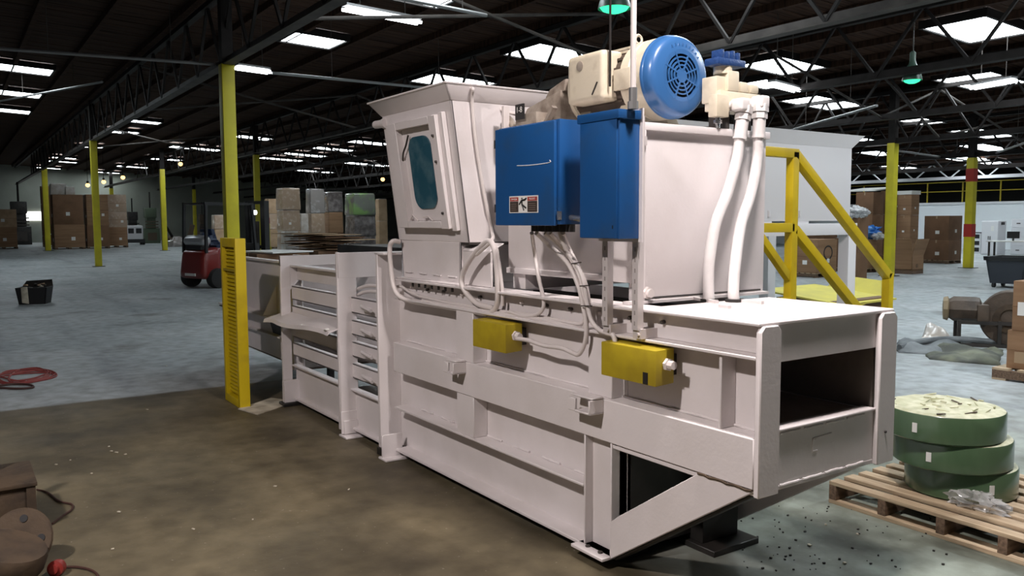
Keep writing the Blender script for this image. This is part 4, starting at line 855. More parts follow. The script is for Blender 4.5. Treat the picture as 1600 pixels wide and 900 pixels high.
# dark conveyor edge behind the chamber top
p0, p1 = at(560, 387, Y=4.2), at(640, 389, Y=4.2)
t = thing('conveyor_bed', 'dark grey conveyor bed behind the hopper neck', 'conveyor', (p0.x, 4.3, 0), world=True)
put('bed', B(p0.x-.6, p1.x+.4, 4.2, 5.0, p0.z-.03, p0.z+.02), GREYSTEEL, t); put('side_skirt', B(p0.x-.6, p1.x+.4, 4.17, 4.2, p0.z-.12, p0.z+.03), DARKHOLE, t)
for xx in (p0.x-.5, p1.x+.3): put('leg', B(xx, xx+.06, 4.25, 4.31, 0, p0.z-.03), DARKHOLE, t); put('leg', B(xx, xx+.06, 4.9, 4.96, 0, p0.z-.03), DARKHOLE, t)

# right hand cartons
gr = 'cartons stacked by the stair column'
stack(1338, 1379, (372, 335, 300), 26.5, [CARD2, CARD2, CARD2], 'the dark stack right of the second hopper', gr, lab=False)
stack(1376, 1406, (372, 335, 298), 27.5, [CARD2, CARD2, CARD2], 'the stack directly behind the bright yellow column', gr)
p, s, z = stack(1403, 1434, (372, 336, 304), 26.5, [CARD, CARD, CARD], 'the stack with many labels right of the yellow column', gr)
put('stack_lid', B(p.x-s*.55, p.x+s*.55, p.y-s*.55, p.y+s*.55, z, z+.12), PAPER, label='white foam sheet on top of the labelled carton stack', cat='capping')  # white lid capping the stack
put('white_sheet', MB().obox(pd(1358, 296, 27), (1.2, 1.1, .04), Matrix.Rotation(.1, 3, 'X')), PAPER, label='white plastic sheet on top of the dark carton stack', cat='sheet')
stack(1447, 1501, (375, 337), 29.0, [CARD2, CARD2], 'the square double stack left of the red banded column', gr)
stack(1333, 1370, (374,), 24.5, [CARD], 'low carton below the blue bag', gr, lab=True)
stack(1236, 1307, (374,), 22.5, [CARD], 'wide marked carton seen under the second hopper', gr); LAST = CART[-1]
stack(1306, 1322, (372,), 25, [CARD2], 'dark carton between the marked carton and the white leg', gr, lab=False)
stack(1262, 1308, (372, 352), 25, [CARD2, CARD2], 'dark stack behind the wide marked carton', gr)
# black marker circle on the marked carton
mk = LAST[0]; put('marker_ring', MB().lathe([(.16, 0), (.18, .004), (.20, 0)], (LAST[1]/2+.004, .05, LAST[2]*.6), (1, 0, 0), 24, cap=False), BLACK, mk)
# open carton with raised flaps
s = psize(1395, 1443, 24.0); p = pd(1419, 345, 24.0); p.z = 0
oc = thing('open_carton', 'open brown carton with spread flaps beside the yellow column', 'carton', (p.x, p.y, 0), 0.05)
h = zat(1419, 399, 24.0); w_ = s/2
put('base_pallet', B(-w_, w_, -w_, w_, 0, .1), WOODD, oc)
for q in ((-w_, w_, -w_, -w_+.02), (-w_, w_, w_-.02, w_), (-w_, -w_+.02, -w_, w_), (w_-.02, w_, -w_, w_)): put('panel', B(*q, .1, h), CARD, oc)
put('inside_bottom', B(-w_, w_, -w_, w_, .1, .14), CARDIN, oc); fh = zat(1419, 373, 24.0)-h
put('flap', MB().hexa([(w_-.02, -w_, h), (w_, -w_, h), (w_, w_, h), (w_-.02, w_, h)], [(w_+.12, -w_-.03, h+fh), (w_+.14, -w_-.03, h+fh), (w_+.14, w_+.03, h+fh), (w_+.12, w_+.03, h+fh)]), CARD, oc)
put('flap', MB().hexa([(-w_, -w_, h), (w_, -w_, h), (w_, -w_+.02, h), (-w_, -w_+.02, h)], [(-w_-.1, -w_-.12, h+fh), (w_+.02, -w_-.12, h+fh), (w_+.02, -w_-.1, h+fh), (-w_-.1, -w_-.1, h+fh)]), CARD, oc)
put('flap', MB().hexa([(-w_-.45, -w_, h-.05), (-w_, -w_, h), (-w_, w_, h), (-w_-.45, w_, h-.05)], [(-w_-.45, -w_, h-.03), (-w_, -w_, h+.02), (-w_, w_, h+.02), (-w_-.45, w_, h-.03)]), CARD, oc)
put('print_mark', MB().cyl((w_, -.05, h*.45), (w_+.006, -.05, h*.45), .06, n=12), CARDIN, oc)
# bags
p = pd(1354, 364, 24.9); put('blue_bag', MB().blob(p, (.40, .40, .22), .3, 2.6, 3, 22, 14), BAGB, label='crumpled blue plastic bag on the low carton', cat='bag')
p = pd(1371, 369, 24.6); put('clear_bag', MB().blob(p, (.2, .2, .1), .3, 3, 5, 16, 10), BAGW, label='small white crumpled bag beside the blue bag', cat='bag')
p = pd(1338, 332, 20.5); put('white_bag', MB().blob(p, (.30, .30, .16), .28, 2.8, 9, 22, 14), BAGW, label='white crumpled bag beside the second hopper corner', cat='bag')
p = pd(1338, 351, 20.6); carton((p.x, p.y, 0), .4, zat(1338, 340, 20.5), CARD2, 'narrow dark carton under the white crumpled bag', 'narrow carton', lab=False)
# yellow carton, lying with open flaps
p = at(1305, 478, Z=.0); dpt = 10.0; c = pd(1305, 345, dpt); c.z = 0
yc = thing('yellow_carton', 'low yellow carton with bent lid flaps behind the open end', 'carton', c, R(4))
zt = zat(1305, 458, dpt)
put('body', B(-.42, .42, -.55, .55, 0, zt-.05), CARDIN, yc); put('lid', MB().hexa([(-.62, -.62, zt+.02), (.48, -.62, zt-.09), (.48, .60, zt-.09), (-.62, .60, zt+.02)], [(-.62, -.62, zt+.04), (.48, -.62, zt-.07), (.48, .60, zt-.07), (-.62, .60, zt+.04)]), CARDY, yc)
put('flap', MB().hexa([(.46, -.66, zt-.20), (.48, -.66, zt-.20), (.48, -.1, zt-.09), (.46, -.1, zt-.09)], [(.44, -.62, zt-.08), (.48, -.62, zt-.07), (.48, -.1, zt-.07), (.44, -.1, zt-.07)]), CARDY, yc)
put('flap', MB().hexa([(-.5, .55, zt-.05), (.3, .55, zt-.09), (.3, .60, zt-.09), (-.5, .60, zt-.05)], [(-.35, .75, zt+.16), (.2, .75, zt+.12), (.2, .77, zt+.12), (-.35, .77, zt+.16)]), CARDY, yc)
p = pd(1356, 474, 9.4); put('plastic_heap', MB().blob((p.x, p.y, .13), (.24, .24, .22), .3, 3, 4, 18, 10, flat=True), BAGW, label='crumpled clear plastic heap beside the yellow carton', cat='plastic')
p = pd(1202, 455, 8.6); put('white_sack', MB().blob((p.x, p.y, .15), (.28, .28, .42), .15, 2, 6, 18, 12, flat=True), BAGW, label='white sack behind the tank and stair post', cat='sack')

# white cabinets along the office wall
def cab(pxl, pxr, pyt, dp, label, drawers=0, m=WHITE2):
    s = psize(pxl, pxr, dp); p = pd((pxl+pxr)/2, 345, dp); h = zat((pxl+pxr)/2, pyt, dp)
    t = thing('storage_cabinet', label, 'cabinet', (p.x, p.y, 0)); put('body', B(-s/2, s/2, -s/2, s/2, 0, h), m, t, bev=.01)
    if drawers:
        for i in range(drawers):
            d = put('drawer', B(-s*.46, s*.46, -s/2-.02, -s/2, h*(i+.06)/drawers, h*(i+.94)/drawers), m, t); put('handle', B(-s*.12, s*.12, -s/2-.04, -s/2-.02, h*(i+.45)/drawers, h*(i+.55)/drawers), GREYSTEEL, d)
            put('drawer', B(s/2, s/2+.02, -s*.46, s*.46, h*(i+.06)/drawers, h*(i+.94)/drawers), m, t)
    else:
        for q in (-1, 1): d = put('door', B(min(0, q*s*.48), max(0, q*s*.48), -s/2-.02, -s/2, .05, h-.05), m, t); put('handle', B(q*.04-.01, q*.04+.01, -s/2-.045, -s/2-.02, h*.45, h*.55), GREYSTEEL, d)
        put('notice', B(s*.08, s*.25, -s/2-.03, -s/2-.02, h*.7, h*.85), PAPER, t); put('magnet', B(s/2, s/2+.03, -.1, .15, h*.88, h*.96), DARKHOLE, t)
cab(1537, 1570, 345, 36, 'tall pale two door cabinet against the office wall')
cab(1583, 1612, 342, 36, 'pale filing cabinet at the right edge by the office wall', 4)
sp = pd(1527, 345, 38); t = thing('shelf_unit', 'small dark shelf unit beside the red banded column', 'shelf', (sp.x, sp.y, 0))
for z in (0, .3, .6): put('shelf', B(-.25, .25, -.2, .2, z, z+.05), WHITE2, t); put('tray', B(-.22, .22, -.19, .15, z+.06, z+.24), BLACK, t)
for q in (-1, 1): put('side', B(q*.25-.02, q*.25+.02, -.2, .2, 0, .9), WHITE2, t)
put('top', B(-.27, .27, -.2, .2, .9, .94), BLACK, t)
dk = pd(1590, 345, 30); t = thing('work_table', 'white topped table with papers right of the cabinet', 'table', (dk.x, dk.y, 0), .2)
put('top', B(-.9, .6, -.4, .4, .72, .76), PAPER, t); put('monitor', B(-.3, .1, -.1, -.05, .85, 1.1), BLACK, t); put('monitor_stand', B(-.12, -.08, -.1, 0, .76, .9), BLACK, t)
for qx in (-.8, .5):
    for qy in (-.35, .35): put('leg', B(qx-.03, qx+.03, qy-.03, qy+.03, 0, .72), GREYSTEEL, t)
# dark wheeled bin
bpnt = pd(1585, 345, 19.0); t = thing('waste_bin', 'dark grey plastic bin with wide rim at the right edge', 'bin', (bpnt.x, bpnt.y, 0), .1)
h = zat(1585, 402, 19.0); a_ = psize(1548, 1625, 19.0)/2
put('bin_body', shell((-a_*.8, a_*.8, -a_*.8, a_*.8, .1), (-a_, a_, -a_, a_, h), .03), mat('bin_plastic', (.03, .035, .045), .45), t); put('bin_floor', B(-a_*.8, a_*.8, -a_*.8, a_*.8, .1, .13), BLACK, t)
put('rim', shell((-a_*1.06, a_*1.06, -a_*1.06, a_*1.06, h-.07), (-a_*1.08, a_*1.08, -a_*1.08, a_*1.08, h+.02), .09), BLACK, t)
for q in ((-1, -1), (1, -1), (1, 1), (-1, 1)): put('caster', MB().cyl((q[0]*a_*.65-.03, q[1]*a_*.65, .06), (q[0]*a_*.65+.03, q[1]*a_*.65, .06), .06, n=12), RUBBER, t)
# blower / motor unit
bp0 = pd(1551, 345, 10.3); bp0.z = 0
t = thing('blower_unit', 'rusty brown fan blower with motor on a low steel frame', 'blower', bp0, R(35))
t.scale = (.82, .82, .82)
put('fan_housing', MB().lathe([(.10, -.17), (.40, -.16), (.42, -.13), (.42, .13), (.40, .16), (.10, .17)], (.30, 0, .44), (.25, 1, 0), 32), RUST_SHADE, t); put('inlet_ring', MB().lathe([(.2, -.175), (.22, -.19), (.14, -.2), (.12, -.175)], (.30, 0, .44), (.25, 1, 0), 24, cap=False), RUST, t)
put('motor_body', MB().lathe([(.12, 0), (.18, .03), (.19, .08), (.19, .38), (.15, .44)], (-.10, 0, .55), (-1, .1, 0), 8), RUST_SHADE, t); put('motor_cap', MB().lathe([(.15, .44), (.19, .46), (.17, .52), (.08, .53)], (-.10, 0, .55), (-1, .1, 0), 8), mat('motor_beige', (.26, .20, .12), .6), t)
put('belt_guard', B(-.18, -.02, -.2, .2, .38, .64), RUST_SHADE, t, bev=.02)
for qx in (-.42, .12):
    for qy in (-.2, .2): put('leg', B(qx-.025, qx+.025, qy-.025, qy+.025, 0, .40), DARKHOLE, t)
put('frame_bar', B(-.45, .5, -.22, -.18, .34, .39), DARKHOLE, t); put('frame_bar', B(-.45, .5, .18, .22, .34, .39), DARKHOLE, t); put('skid_bar', B(-.5, .6, -.24, -.18, 0, .05), DARKHOLE, t); put('skid_bar', B(-.5, .6, .18, .24, 0, .05), DARKHOLE, t)
put('housing_saddle', B(.15, .5, -.14, .14, .0, .06), DARKHOLE, t)
# near cartons at the right edge on a pallet
pe_ = at(1568, 590, Z=0); Xn, Yn = pe_.x, pe_.y
t = thing('pallet', 'small wooden pallet under the two near cartons at the right edge', 'pallet', (Xn+.5, Yn+.35, 0), .03)
for y in (-.5, 0, .45): put('stringer', B(-.55, .55, y, y+.06, .02, .10), WOODD, t)
for i in range(5): put('deck_board', B(-.55+i*.23, -.40+i*.23, -.5, .52, .10, .12), WOOD, t)
for i in range(3): put('bottom_board', B(-.55+i*.48, -.42+i*.48, -.5, .52, 0, .02), WOOD, t)
d0 = (at(1568, 590, Z=0)-CPOS).dot(CF)
hz1 = zat(1575, 512, d0); hz2 = zat(1575, 436, d0)
c_a = carton((Xn+.52, Yn+.4, .12), .95, hz1-.12, CARD, 'lower of the two near cartons at the right edge', 'near cartons at the right edge', rz=.03, lab=False)
put('shipping_label', B(-.478, -.474, -.40, -.30, .1, .2), PAPER, c_a); put('shipping_label', B(-.40, -.22, -.482, -.476, .06, .17), TAPE, c_a)
c_b = carton((Xn+.54, Yn+.4, hz1), .94, hz2-hz1, CARD, 'upper of the two near cartons, with white label', 'near cartons at the right edge', rz=.06, lab=False)
put('shipping_label', B(-.42, -.24, -.478, -.471, .15, .28), PAPER, c_b)
c_c = carton((Xn+.75, Yn+.75, hz2), .7, .12, CARD2, 'dark shallow carton on top of the near cartons', 'near cartons at the right edge', lab=False)

# tarps and hose on the floor
def drape(name, pts, m, label, cat, zamp=.03, n=18, seed=1):
    a, b, c, d = [Vector(p) for p in pts]; mb = MB()
    for i in range(n+1):
        for j in range(n+1):
            u, v = i/n, j/n; p = (a*(1-u)+b*u)*(1-v)+(d*(1-u)+c*u)*v
            e = min(u, 1-u, v, 1-v); p = p + Vector((mnoise.noise(p*3+Vector((seed, 0, 0)))*.06, mnoise.noise(p*3+Vector((0, seed, 5)))*.06, 0))
            p.z = .012 + max(0, zamp*(1+1.6*mnoise.noise(p*4+Vector((0, 0, seed)))))*min(1, e*7); mb.v.append(p)
    k = n+1
    for i in range(n):
        for j in range(n): mb.f.append((i*k+j, (i+1)*k+j, (i+1)*k+j+1, i*k+j+1))
    m2 = len(mb.v); rim = [i*k for i in range(k)] + [n*k+j for j in range(1, k)] + [i*k+n for i in range(n-1, -1, -1)] + [j for j in range(n-1, 0, -1)]
    mb.v += [Vector((mb.v[q].x, mb.v[q].y, .001)) for q in rim]
    for i in range(len(rim)): mb.f.append((rim[i], rim[(i+1) % len(rim)], m2+(i+1) % len(rim), m2+i))
    put(name, mb, m, label=label, cat=cat, sharp=80)
g0 = lambda px, py: at(px, py, Z=0)
drape('tarpaulin', (g0(1402, 551), g0(1470, 556), g0(1520, 534), g0(1402, 532)), TARP, 'grey crumpled tarpaulin on the floor behind the green rolls', 'tarp', .05, seed=2)
drape('tarpaulin', (g0(1450, 562), g0(1562, 572), g0(1566, 548), g0(1455, 545)), TARPG, 'dark green crumpled tarpaulin in front of the blower', 'tarp', .05, seed=5)
drape('plastic_sheet', (g0(1436, 533), g0(1488, 533), g0(1470, 524), g0(1446, 524)), WRAP_WHITE, 'white plastic sheet heaped on the grey tarpaulin', 'sheet', .11, seed=8)
put('floor_hose', MB().tube(spline([g0(1405, 549)+Vector((0, 0, .05)), g0(1450, 543)+Vector((0, 0, .09)), g0(1500, 541)+Vector((0, 0, .09)), g0(1560, 541)+Vector((0, 0, .05))]), .035, 8), TARP, label='grey hose lying over the tarpaulins', cat='hose')

# pallet with green strapping rolls ---------------------------------------------------
P0 = Vector((-2.78, 4.03, 0))
pt = thing('wooden_pallet', 'worn wooden pallet carrying the three green rolls', 'pallet', (P0.x+.62, P0.y+.52, 0), R(-1.0))
for i in range(8): put('deck_board', B(-.62, .64+random.uniform(-.02, .02), -.52+i*.135, -.52+i*.135+random.uniform(.074, .092), .105, .125+random.uniform(0, .003)), WOOD, pt, bev=.003)
for x in (-.62, -.32, .0, .30, .58): put('stringer', B(x, x+.045, -.52, .53, .022, .105), WOODD, pt, bev=.003)
for y in (-.52, -.05, .42): put('bottom_board', B(-.62, .64, y, y+.09, 0, .022), WOOD, pt, bev=.002)
dR = 4.42
rolls = [(1516, .127, .285), (1500, .285, .435), (1487, .435, .585)]
for k, (px, z0, z1_) in enumerate(rolls):
    rr = [.276, .296, .296][k]
    pyc = None
    c = pd(px, 345, dR+.0); 
    t = thing('strapping_roll', ['bottom green strapping roll, resting on the pallet', 'middle green strapping roll of the stack of three', 'top green strapping roll with pale uneven face'][k], 'roll', (c.x, c.y, z0), group='green strapping rolls')
    h = z1_-z0-.004; prof = [(.05, 0), (rr-.01, 0), (rr, .008), (rr, h-.008), (rr-.006, h)]
    put('roll_side', MB().lathe(prof, (0, 0, 0), (0, 0, 1), 56), ROLLG, t)
    mb = MB(); n = 40
    rs = [rr-.006, rr-.03, rr-.06, rr-.09, rr-.13, rr-.18, .06, .0]
    for q, r_ in enumerate(rs):
        for j in range(n):
            a = 2*math.pi*j/n; zz = h + (.006+.008*mnoise.noise(Vector((math.cos(a)*3+k, math.sin(a)*3, q*1.3))) + .004*(q % 2))*(1 if 0 < q else 0); mb.v.append(Vector((r_*math.cos(a), r_*math.sin(a), zz)))
    for q in range(len(rs)-1):
        for j in range(n): mb.f.append((q*n+j, q*n+(j+1) % n, (q+1)*n+(j+1) % n, (q+1)*n+j))
    put('roll_face', mb, ROLLT, t, sharp=80)
    if k == 2:
        for q in range(26):
            a = random.uniform(0, 6.28); r_ = random.uniform(.05, rr-.02)
            put('frayed_end', MB().obox((r_*math.cos(a), r_*math.sin(a), h+.012), (random.uniform(.02, .07), .008, .006), Matrix.Rotation(a+1.5, 3, 'Z') @ Matrix.Rotation(random.uniform(-.3, .3), 3, 'Y')), ROLLT if q % 4 else RUST_SHADE, t)
    la = [R(-80), R(-93), R(-97)][k] - YAW*0 + R(0)
    vd = -Vector((c.x, c.y, 0)).normalized(); base = math.atan2(vd.y, vd.x); la = base + [R(32), R(-20), R(-27)][k]
    cc = Vector((math.cos(la)*rr, math.sin(la)*rr, h*.5))
    put('paper_label', MB().obox(cc, (.004, .026, .05), Matrix.Rotation(la, 3, 'Z')), PAPER, t)
p = at(1525, 785, Z=.15)
put('plastic_wrap', MB().blob((p.x, p.y, .155), (.14, .07, .05), .35, 3.5, 3, 26, 14), PLASTIC, label='crumpled clear plastic film in front of the bottom green roll', cat='plastic')

# ---------------------------------------------------------------- forklift
fk0 = at(345, 447, Z=0); fk = thing('forklift', 'red forklift truck parked behind the louvred guard', 'forklift', (fk0.x-.1, fk0.y+.15, 0), R(112))
put('counterweight', MB().hexa([(-1.0, -.5, .22), (-.45, -.52, .22), (-.45, .52, .22), (-1.0, .5, .22)], [(-.93, -.45, .92), (-.45, -.5, 1.0), (-.45, .5, 1.0), (-.93, .45, .92)]), REDP, fk, bev=.16, seg=5)
put('chassis', B(-.5, .75, -.48, .48, .2, .55), mat('forklift_dark', (.05, .015, .012), .5), fk, bev=.03); put('hood', MB().hexa([(-.6, -.42, .55), (.1, -.42, .55), (.1, .42, .55), (-.6, .42, .55)], [(-.55, -.38, .98), (.05, -.38, .9), (.05, .38, .9), (-.55, .38, .98)]), REDP, fk, bev=.04)
put('dashboard', MB().hexa([(.45, -.42, .55), (.75, -.42, .55), (.75, .42, .55), (.45, .42, .55)], [(.6, -.4, 1.05), (.75, -.4, 1.05), (.75, .4, 1.05), (.6, .4, 1.05)]), BLACK, fk, bev=.02)
put('seat', B(-.42, .05, -.25, .25, .95, 1.08), NAVYCLOTH, fk, bev=.03); put('backrest', MB().hexa([(-.45, -.25, 1.0), (-.33, -.25, 1.0), (-.33, .25, 1.0), (-.45, .25, 1.0)], [(-.55, -.23, 1.42), (-.45, -.23, 1.42), (-.45, .23, 1.42), (-.55, .23, 1.42)]), NAVYCLOTH, fk, bev=.03)
put('gas_cylinder', MB().lathe([(.03, -.42), (.11, -.38), (.14, -.32), (.14, .32), (.11, .38), (.03, .42)], (-.78, 0, 1.13), (0, 1, 0), 18), SILVER, fk); put('cylinder_cradle', B(-.9, -.66, -.3, .3, .92, 1.02), BLACK, fk)
put('blue_jacket', MB().blob((-.5, .05, 1.15), (.22, .36, .2), .2, 2, 4), NAVYCLOTH, fk)
for x, y in ((-.85, -.44), (-.85, .44), (.62, -.44), (.62, .44)): put('guard_post', MB().bar((x, y, .6 if x > 0 else .85), (x+(.04 if x < 0 else -.1), y*.95, 2.03), .06, .06), BLACK, fk)
put('guard_roof_frame', B(-.85, .58, -.44, -.38, 2.0, 2.06), BLACK, fk); put('guard_roof_frame', B(-.85, .58, .38, .44, 2.0, 2.06), BLACK, fk)
for i in range(7): put('guard_roof_bar', B(-.83+i*.22, -.78+i*.22, -.4, .4, 2.02, 2.05), GREYSTEEL, fk)
put('steering_wheel', MB().lathe([(.14, -.01), (.155, 0), (.14, .01), (.125, 0), (.14, -.01)], (.38, 0, 1.15), (.5, 0, .85), 18, cap=False), BLACK, fk); put('steering_column', MB().cyl((.55, 0, .95), (.38, 0, 1.15), .02, n=8), BLACK, fk)
for s in (-1, 1):
    put('mast_rail', B(.95, 1.10, s*.33-.05, s*.33+.05, .08, 2.12), BLACK, fk); put('inner_mast_rail', B(.98, 1.12, s*.22-.04, s*.22+.04, .1, 2.05), BLACK, fk); put('fork', MB().box(1.2, 2.25, s*.25-.05, s*.25+.05, .04, .08).box(1.2, 1.24, s*.25-.05, s*.25+.05, .04, .5), BLACK, fk)
    put('head_lamp', MB().cyl((.6, s*.38, 1.82), (.68, s*.38, 1.82), .06, n=12), mat('lamp_lens%d' % s, (1, 1, .95), .3, emit=3), fk)
    for x, r_ in ((-.62, .24), (.62, .31)):
        w__ = put('tyre', MB().lathe([(r_*.55, -.11), (r_*.95, -.11), (r_, -.08), (r_, .08), (r_*.95, .11), (r_*.55, .11)], (x, s*.50, r_), (0, 1, 0), 24), RUBBER, fk); put('rim', MB().lathe([(.03, s*.06), (r_*.55, s*.09), (r_*.57, s*.1)], (x, s*.50, r_), (0, 1, 0), 16), WHITE2, w__)
put('mast_cross', B(.97, 1.08, -.33, .33, 2.04, 2.12), BLACK, fk); put('mast_cross', B(.97, 1.08, -.33, .33, .9, .98), BLACK, fk); put('carriage', B(1.14, 1.2, -.45, .45, .12, .5), BLACK, fk); put('lift_cylinder', MB().cyl((1.03, 0, .1), (1.03, 0, 1.6), .05, n=12), GREYSTEEL, fk); put('rear_plate', B(-1.01, -.99, -.2, .2, .3, .36), PAPER, fk)

# rubbish crate on the open floor
bx = at(55, 474, Z=0); t = thing('scrap_crate', 'battered black crate full of scrap on the open floor', 'crate', (bx.x, bx.y, 0), R(70)); t.scale = (.78, .78, .78)
put('crate_shell', shell((-.30, .30, -.24, .24, 0), (-.36, .36, -.28, .28, .42), .03), BLACK, t); put('crate_floor', B(-.3, .3, -.24, .24, 0, .03), BLACK, t)
put('flap', MB().hexa([(-.36, .26, .40), (.36, .26, .40), (.36, .28, .40), (-.36, .28, .40)], [(-.30, .44, .55), (.3, .42, .58), (.3, .44, .58), (-.30, .46, .55)]), DARKHOLE, t)
for i in range(7): put('scrap_piece', MB().obox((random.uniform(-.2, .2), random.uniform(-.15, .15), .40+random.uniform(-.02, .08)), (random.uniform(.1, .35), .06, .03), Matrix.Rotation(random.uniform(0, 3), 3, 'Z') @ Matrix.Rotation(random.uniform(-.4, .4), 3, 'Y')), (CARD3, DARKHOLE, GREYSTEEL, PLATEPAPER)[i % 4], t)
put('hanging_rag', MB().hexa([(-.2, -.33, .05), (-.05, -.33, .02), (-.05, -.31, .02), (-.2, -.31, .05)], [(-.22, -.30, .44), (-.08, -.30, .44), (-.08, -.27, .44), (-.22, -.27, .44)]), PLATEPAPER, t)

# cardboard sheet by the guard, floor litter, cords
q = [g0(372, 640), g0(402, 649), g0(462, 629), g0(424, 623)]
put('floor_card', MB().prism([(p.x, p.y, .002) for p in q], (0, 0, .008)), PLATEPAPER, label='flat dusty cardboard sheet on the floor by the guard', cat='cardboard')
def cord(pix, r, m, label, k=6, loops=None):
    put('power_cord', MB().tube(spline([at(a, b, Z=r+.002) for a, b in pix], k), r, 6), m, label=label, cat='cord')
rng = random.Random(3)
cord([(40+rng.uniform(25, 55)*math.cos(i*1.35), 588-.09*rng.uniform(25, 55)*math.cos(i*1.35)+rng.uniform(4, 13)*math.sin(i*1.35)) for i in range(30)], .008, REDCORD, 'tangled red cord lying on the open floor at the left edge', 6)
cord([(-10, 604), (20, 600), (45, 601), (52, 605), (30, 607), (0, 606)], .011, DKCORD, 'dark loop of cord below the red tangle')
cord([(58, 765), (75, 770), (92, 783), (112, 788), (112, 796), (98, 806), (82, 818)], .006, DKCORD, 'thin dark cord running out of the rusty box')
cord([(98, 886), (120, 886), (140, 890), (152, 898), (156, 915)], .006, DKCORD, 'thin dark cord beside the red knob')
# rusty equipment in the near corner
rb = at(55, 832, Z=0)
t = thing('rusty_box', 'rusty steel box with standing post at the near left corner', 'box', (rb.x-.3, rb.y-.35, 0), world=True)
hb = .25
put('box_body', B(rb.x-.42, rb.x, rb.y-.75, rb.y, 0, hb), RUST, t, bev=.01); put('box_top', B(rb.x-.45, rb.x+.02, rb.y-.78, rb.y+.02, hb, hb+.02), RUST, t, bev=.004); put('corner_angle', B(rb.x-.01, rb.x+.012, rb.y-.03, rb.y+.012, 0, hb), RUST, t)
put('post', B(rb.x-.25, rb.x-.2, rb.y-.28, rb.y-.23, hb+.02, hb+.55), RUST, t)
dc = at(30, 846, Z=.10)
t = thing('rusty_plate', 'rounded rusty plate with bolt holes leaning on the box', 'plate', (dc.x, dc.y, 0), world=True)
ax = Vector((.80, -.45, .40)); put('plate', MB().lathe([(.001, -.01), (.145, -.01), (.15, 0), (.145, .01), (.001, .01)], dc+Vector((.05, 0, .02)), ax, 28), RUST, t)
e1 = ax.normalized().orthogonal().normalized(); e2 = ax.normalized().cross(e1)
for a in (.6, 2.3, 4.0, 5.5): put('bolt_hole', MB().cyl(dc+Vector((.05, 0, .02))+(e1*math.cos(a)+e2*math.sin(a))*.1+ax.normalized()*.008, dc+Vector((.05, 0, .02))+(e1*math.cos(a)+e2*math.sin(a))*.1+ax.normalized()*.014, .018, n=12), BLACK, t)
dk2 = at(20, 905, Z=.0)
put('iron_wheel', MB().lathe([(.02, -.05), (.15, -.05), (.16, -.03), (.16, .03), (.15, .05), (.02, .05)], dk2+Vector((.05, -.02, .13)), (.2, .3, 1), 24), RUST, label='dark rusty drum at the very bottom left corner', cat='drum')
rk = at(86, 893, Z=.025); put('red_knob', MB().lathe([(.002, -.04), (.033, -.04), (.036, -.03), (.036, .0), (.022, .004), (.02, .018), (.002, .02)], rk+Vector((0, 0, .012)), (.75, -.45, .1), 20), REDC, label='round red plastic plug on the floor by the rusty drum', cat='plug')
# pale litter on the floor
for i, (px, py) in enumerate([(302, 827), (170, 698), (110, 719), (88, 726), (174, 705), (196, 710), (182, 707), (143, 740), (176, 858), (186, 800), (430, 760), (395, 812), (545, 765), (230, 640), (260, 572), (168, 555), (165, 463), (230, 515), (258, 517), (1340, 835), (1290, 820), (1320, 880), (1265, 852)]):
    p = at(px, py, Z=.004); put('paper_scrap', MB().obox((p.x, p.y, .006), (random.uniform(.008, .026), random.uniform(.006, .013), .005), Matrix.Rotation(random.uniform(0, 3), 3, 'Z')), PLATEPAPER, label='tiny pale scrap of litter on the concrete floor', cat='scrap', group='litter on the floor')
gm_ = MB()
for i in range(90):
    p = at(random.uniform(1150, 1480), random.uniform(790, 895), Z=.0); q = random.uniform(.003, .008)
    gm_.obox((p.x, p.y, q*.5), (q*1.5, q, q), Matrix.Rotation(random.uniform(0, 3), 3, 'Z'))
put('grit', gm_, DARKHOLE, label='scattered dark grit on the floor beside the pallet', cat='grit', kind='stuff')

# far machinery along the end wall ------------------------------------------------------
def farmach(pxl, pxr, pyt, dp, label, m, kind):
    p = pd((pxl+pxr)/2, 345, dp); s = psize(pxl, pxr, dp); h = zat((pxl+pxr)/2, pyt, dp)
    t = thing('machine', label, 'machine', (p.x, p.y, 0), group='machines by the far wall')
    put('base', B(-s/2, s/2, -s/2, s/2, 0, h*.42), m, t, bev=.03); put('column', B(-s*.32, s*.3, -s*.3, s*.3, h*.42, h*.8), m, t, bev=.03); put('head', B(-s*.42, s*.4, -s*.36, s*.36, h*.72, h), m, t, bev=.05)
    put('panel', B(s/2, s/2+.03, -s*.3, s*.3, h*.08, h*.3), kind, t)
    for i in range(3): put('guard_slat', B(s*.5, s*.53, -s*.42, s*.42, h*(.44+.08*i), h*(.47+.08*i)), kind, t)
    put('chimney_pipe', MB().cyl((0, 0, h), (0, 0, h*1.45), s*.05, n=8), DKSTEEL, t); return t
farmach(222, 248, 325, 62, 'dark green press machine by the far wall', GREENMACH, BROWNMACH)
farmach(196, 218, 331, 66, 'dark grey machine behind the small white truck', DARKHOLE, DKSTEEL)
farmach(14, 46, 315, 60, 'dark machine beside the left edge carton stack', DARKHOLE, GREYSTEEL)
farmach(308, 324, 335, 66, 'brown machine seen through the forklift guard', BROWNMACH, DARKHOLE)
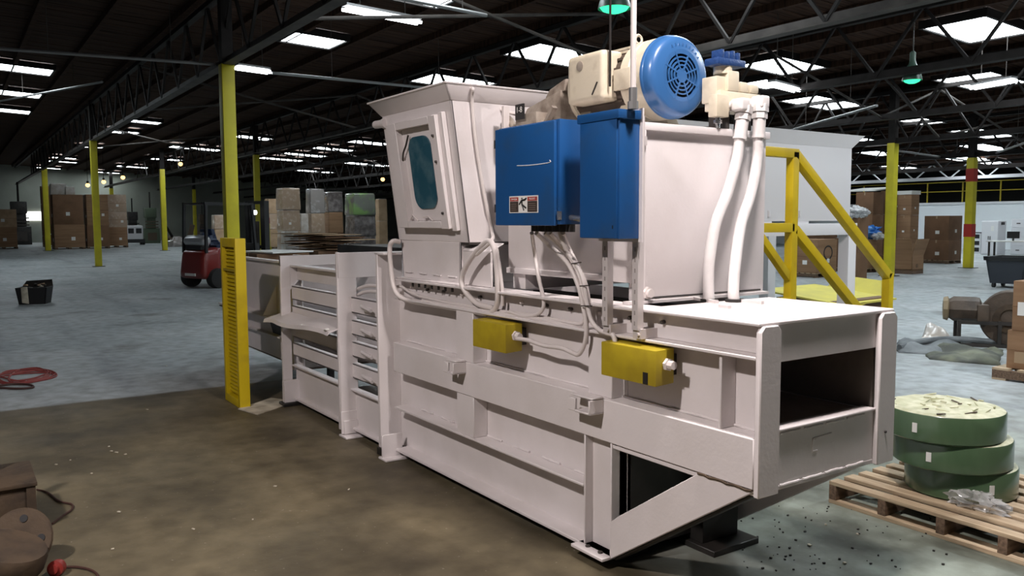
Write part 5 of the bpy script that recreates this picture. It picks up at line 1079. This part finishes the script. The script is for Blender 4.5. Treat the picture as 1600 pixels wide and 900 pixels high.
p = pd(208, 345, 58); t = thing('tow_tractor', 'small white tow truck with dark windows near the far wall', 'vehicle', (p.x, p.y, 0), 0)
put('cab', B(-.6, .5, -.55, .55, .3, 1.35), WHITE2, t, bev=.12, seg=3)
for q in (-.25, .25): put('window', B(.5, .53, q-.18, q+.18, .8, 1.15), BLACK, t)
put('bumper', B(.4, .6, -.6, .6, .15, .4), BLACK, t)
for qx in (-.4, .35):
    for qy in (-.55, .55): put('wheel', MB().cyl((qx, qy-.08, .22), (qx, qy+.08, .22), .22, n=14), RUBBER, t)
p = pd(287, 345, 54); t = thing('debris_heap', 'pale heap of bundled scrap near the far wall', 'heap', (p.x, p.y, 0))
for i in range(6): put('bundle', MB().blob((random.uniform(-.7, .7), random.uniform(-.7, .7), .14), (.5, .5, .5), .25, 2, i, 12, 8, flat=True), WRAP_GREY if i % 2 else BROWNMACH, t)
put('plank', MB().bar((-.3, -.5, .3), (.2, -1.3, 1.6), .2, .05), DKSTEEL, t); put('plank', MB().bar((0, .3, .5), (.2, .5, 1.4), .3, .05), BROWNMACH, t)
p = pd(58, 335, 62); t = thing('lit_doorway', 'small bright window lit beside the left carton stack', 'window', (-75.9, p.y*75.9/abs(p.x), 0))
put('lit_pane', B(0, .03, -.75, .75, zat(58, 345, 75.9), zat(58, 333, 75.9)), mat('lit_pane', (1, 1, .96), .5, emit=2.5), t); put('surround', MB().box(-.02, .02, -.85, -.75, 0, 3).box(-.02, .02, .75, .85, 0, 3), DKSTEEL, t)
# slim yellow safety bollard by the wrapped stacks
p = pd(417, 345, 36); t = thing('safety_bollard', 'yellow post with red band before the wrapped stacks', 'bollard', (p.x, p.y, 0))
put('post', MB().cyl((0, 0, 0), (0, 0, 1.5), .12, n=14), COLYEL, t); put('band', MB().cyl((0, 0, 1.5), (0, 0, 1.75), .122, n=14), COLRED, t); put('skirt', MB().lathe([(.3, 0), (.28, .02), (.15, .5), (.12, .52)], (0, 0, 0), (0, 0, 1), 16, cap=False), COLYEL, t)
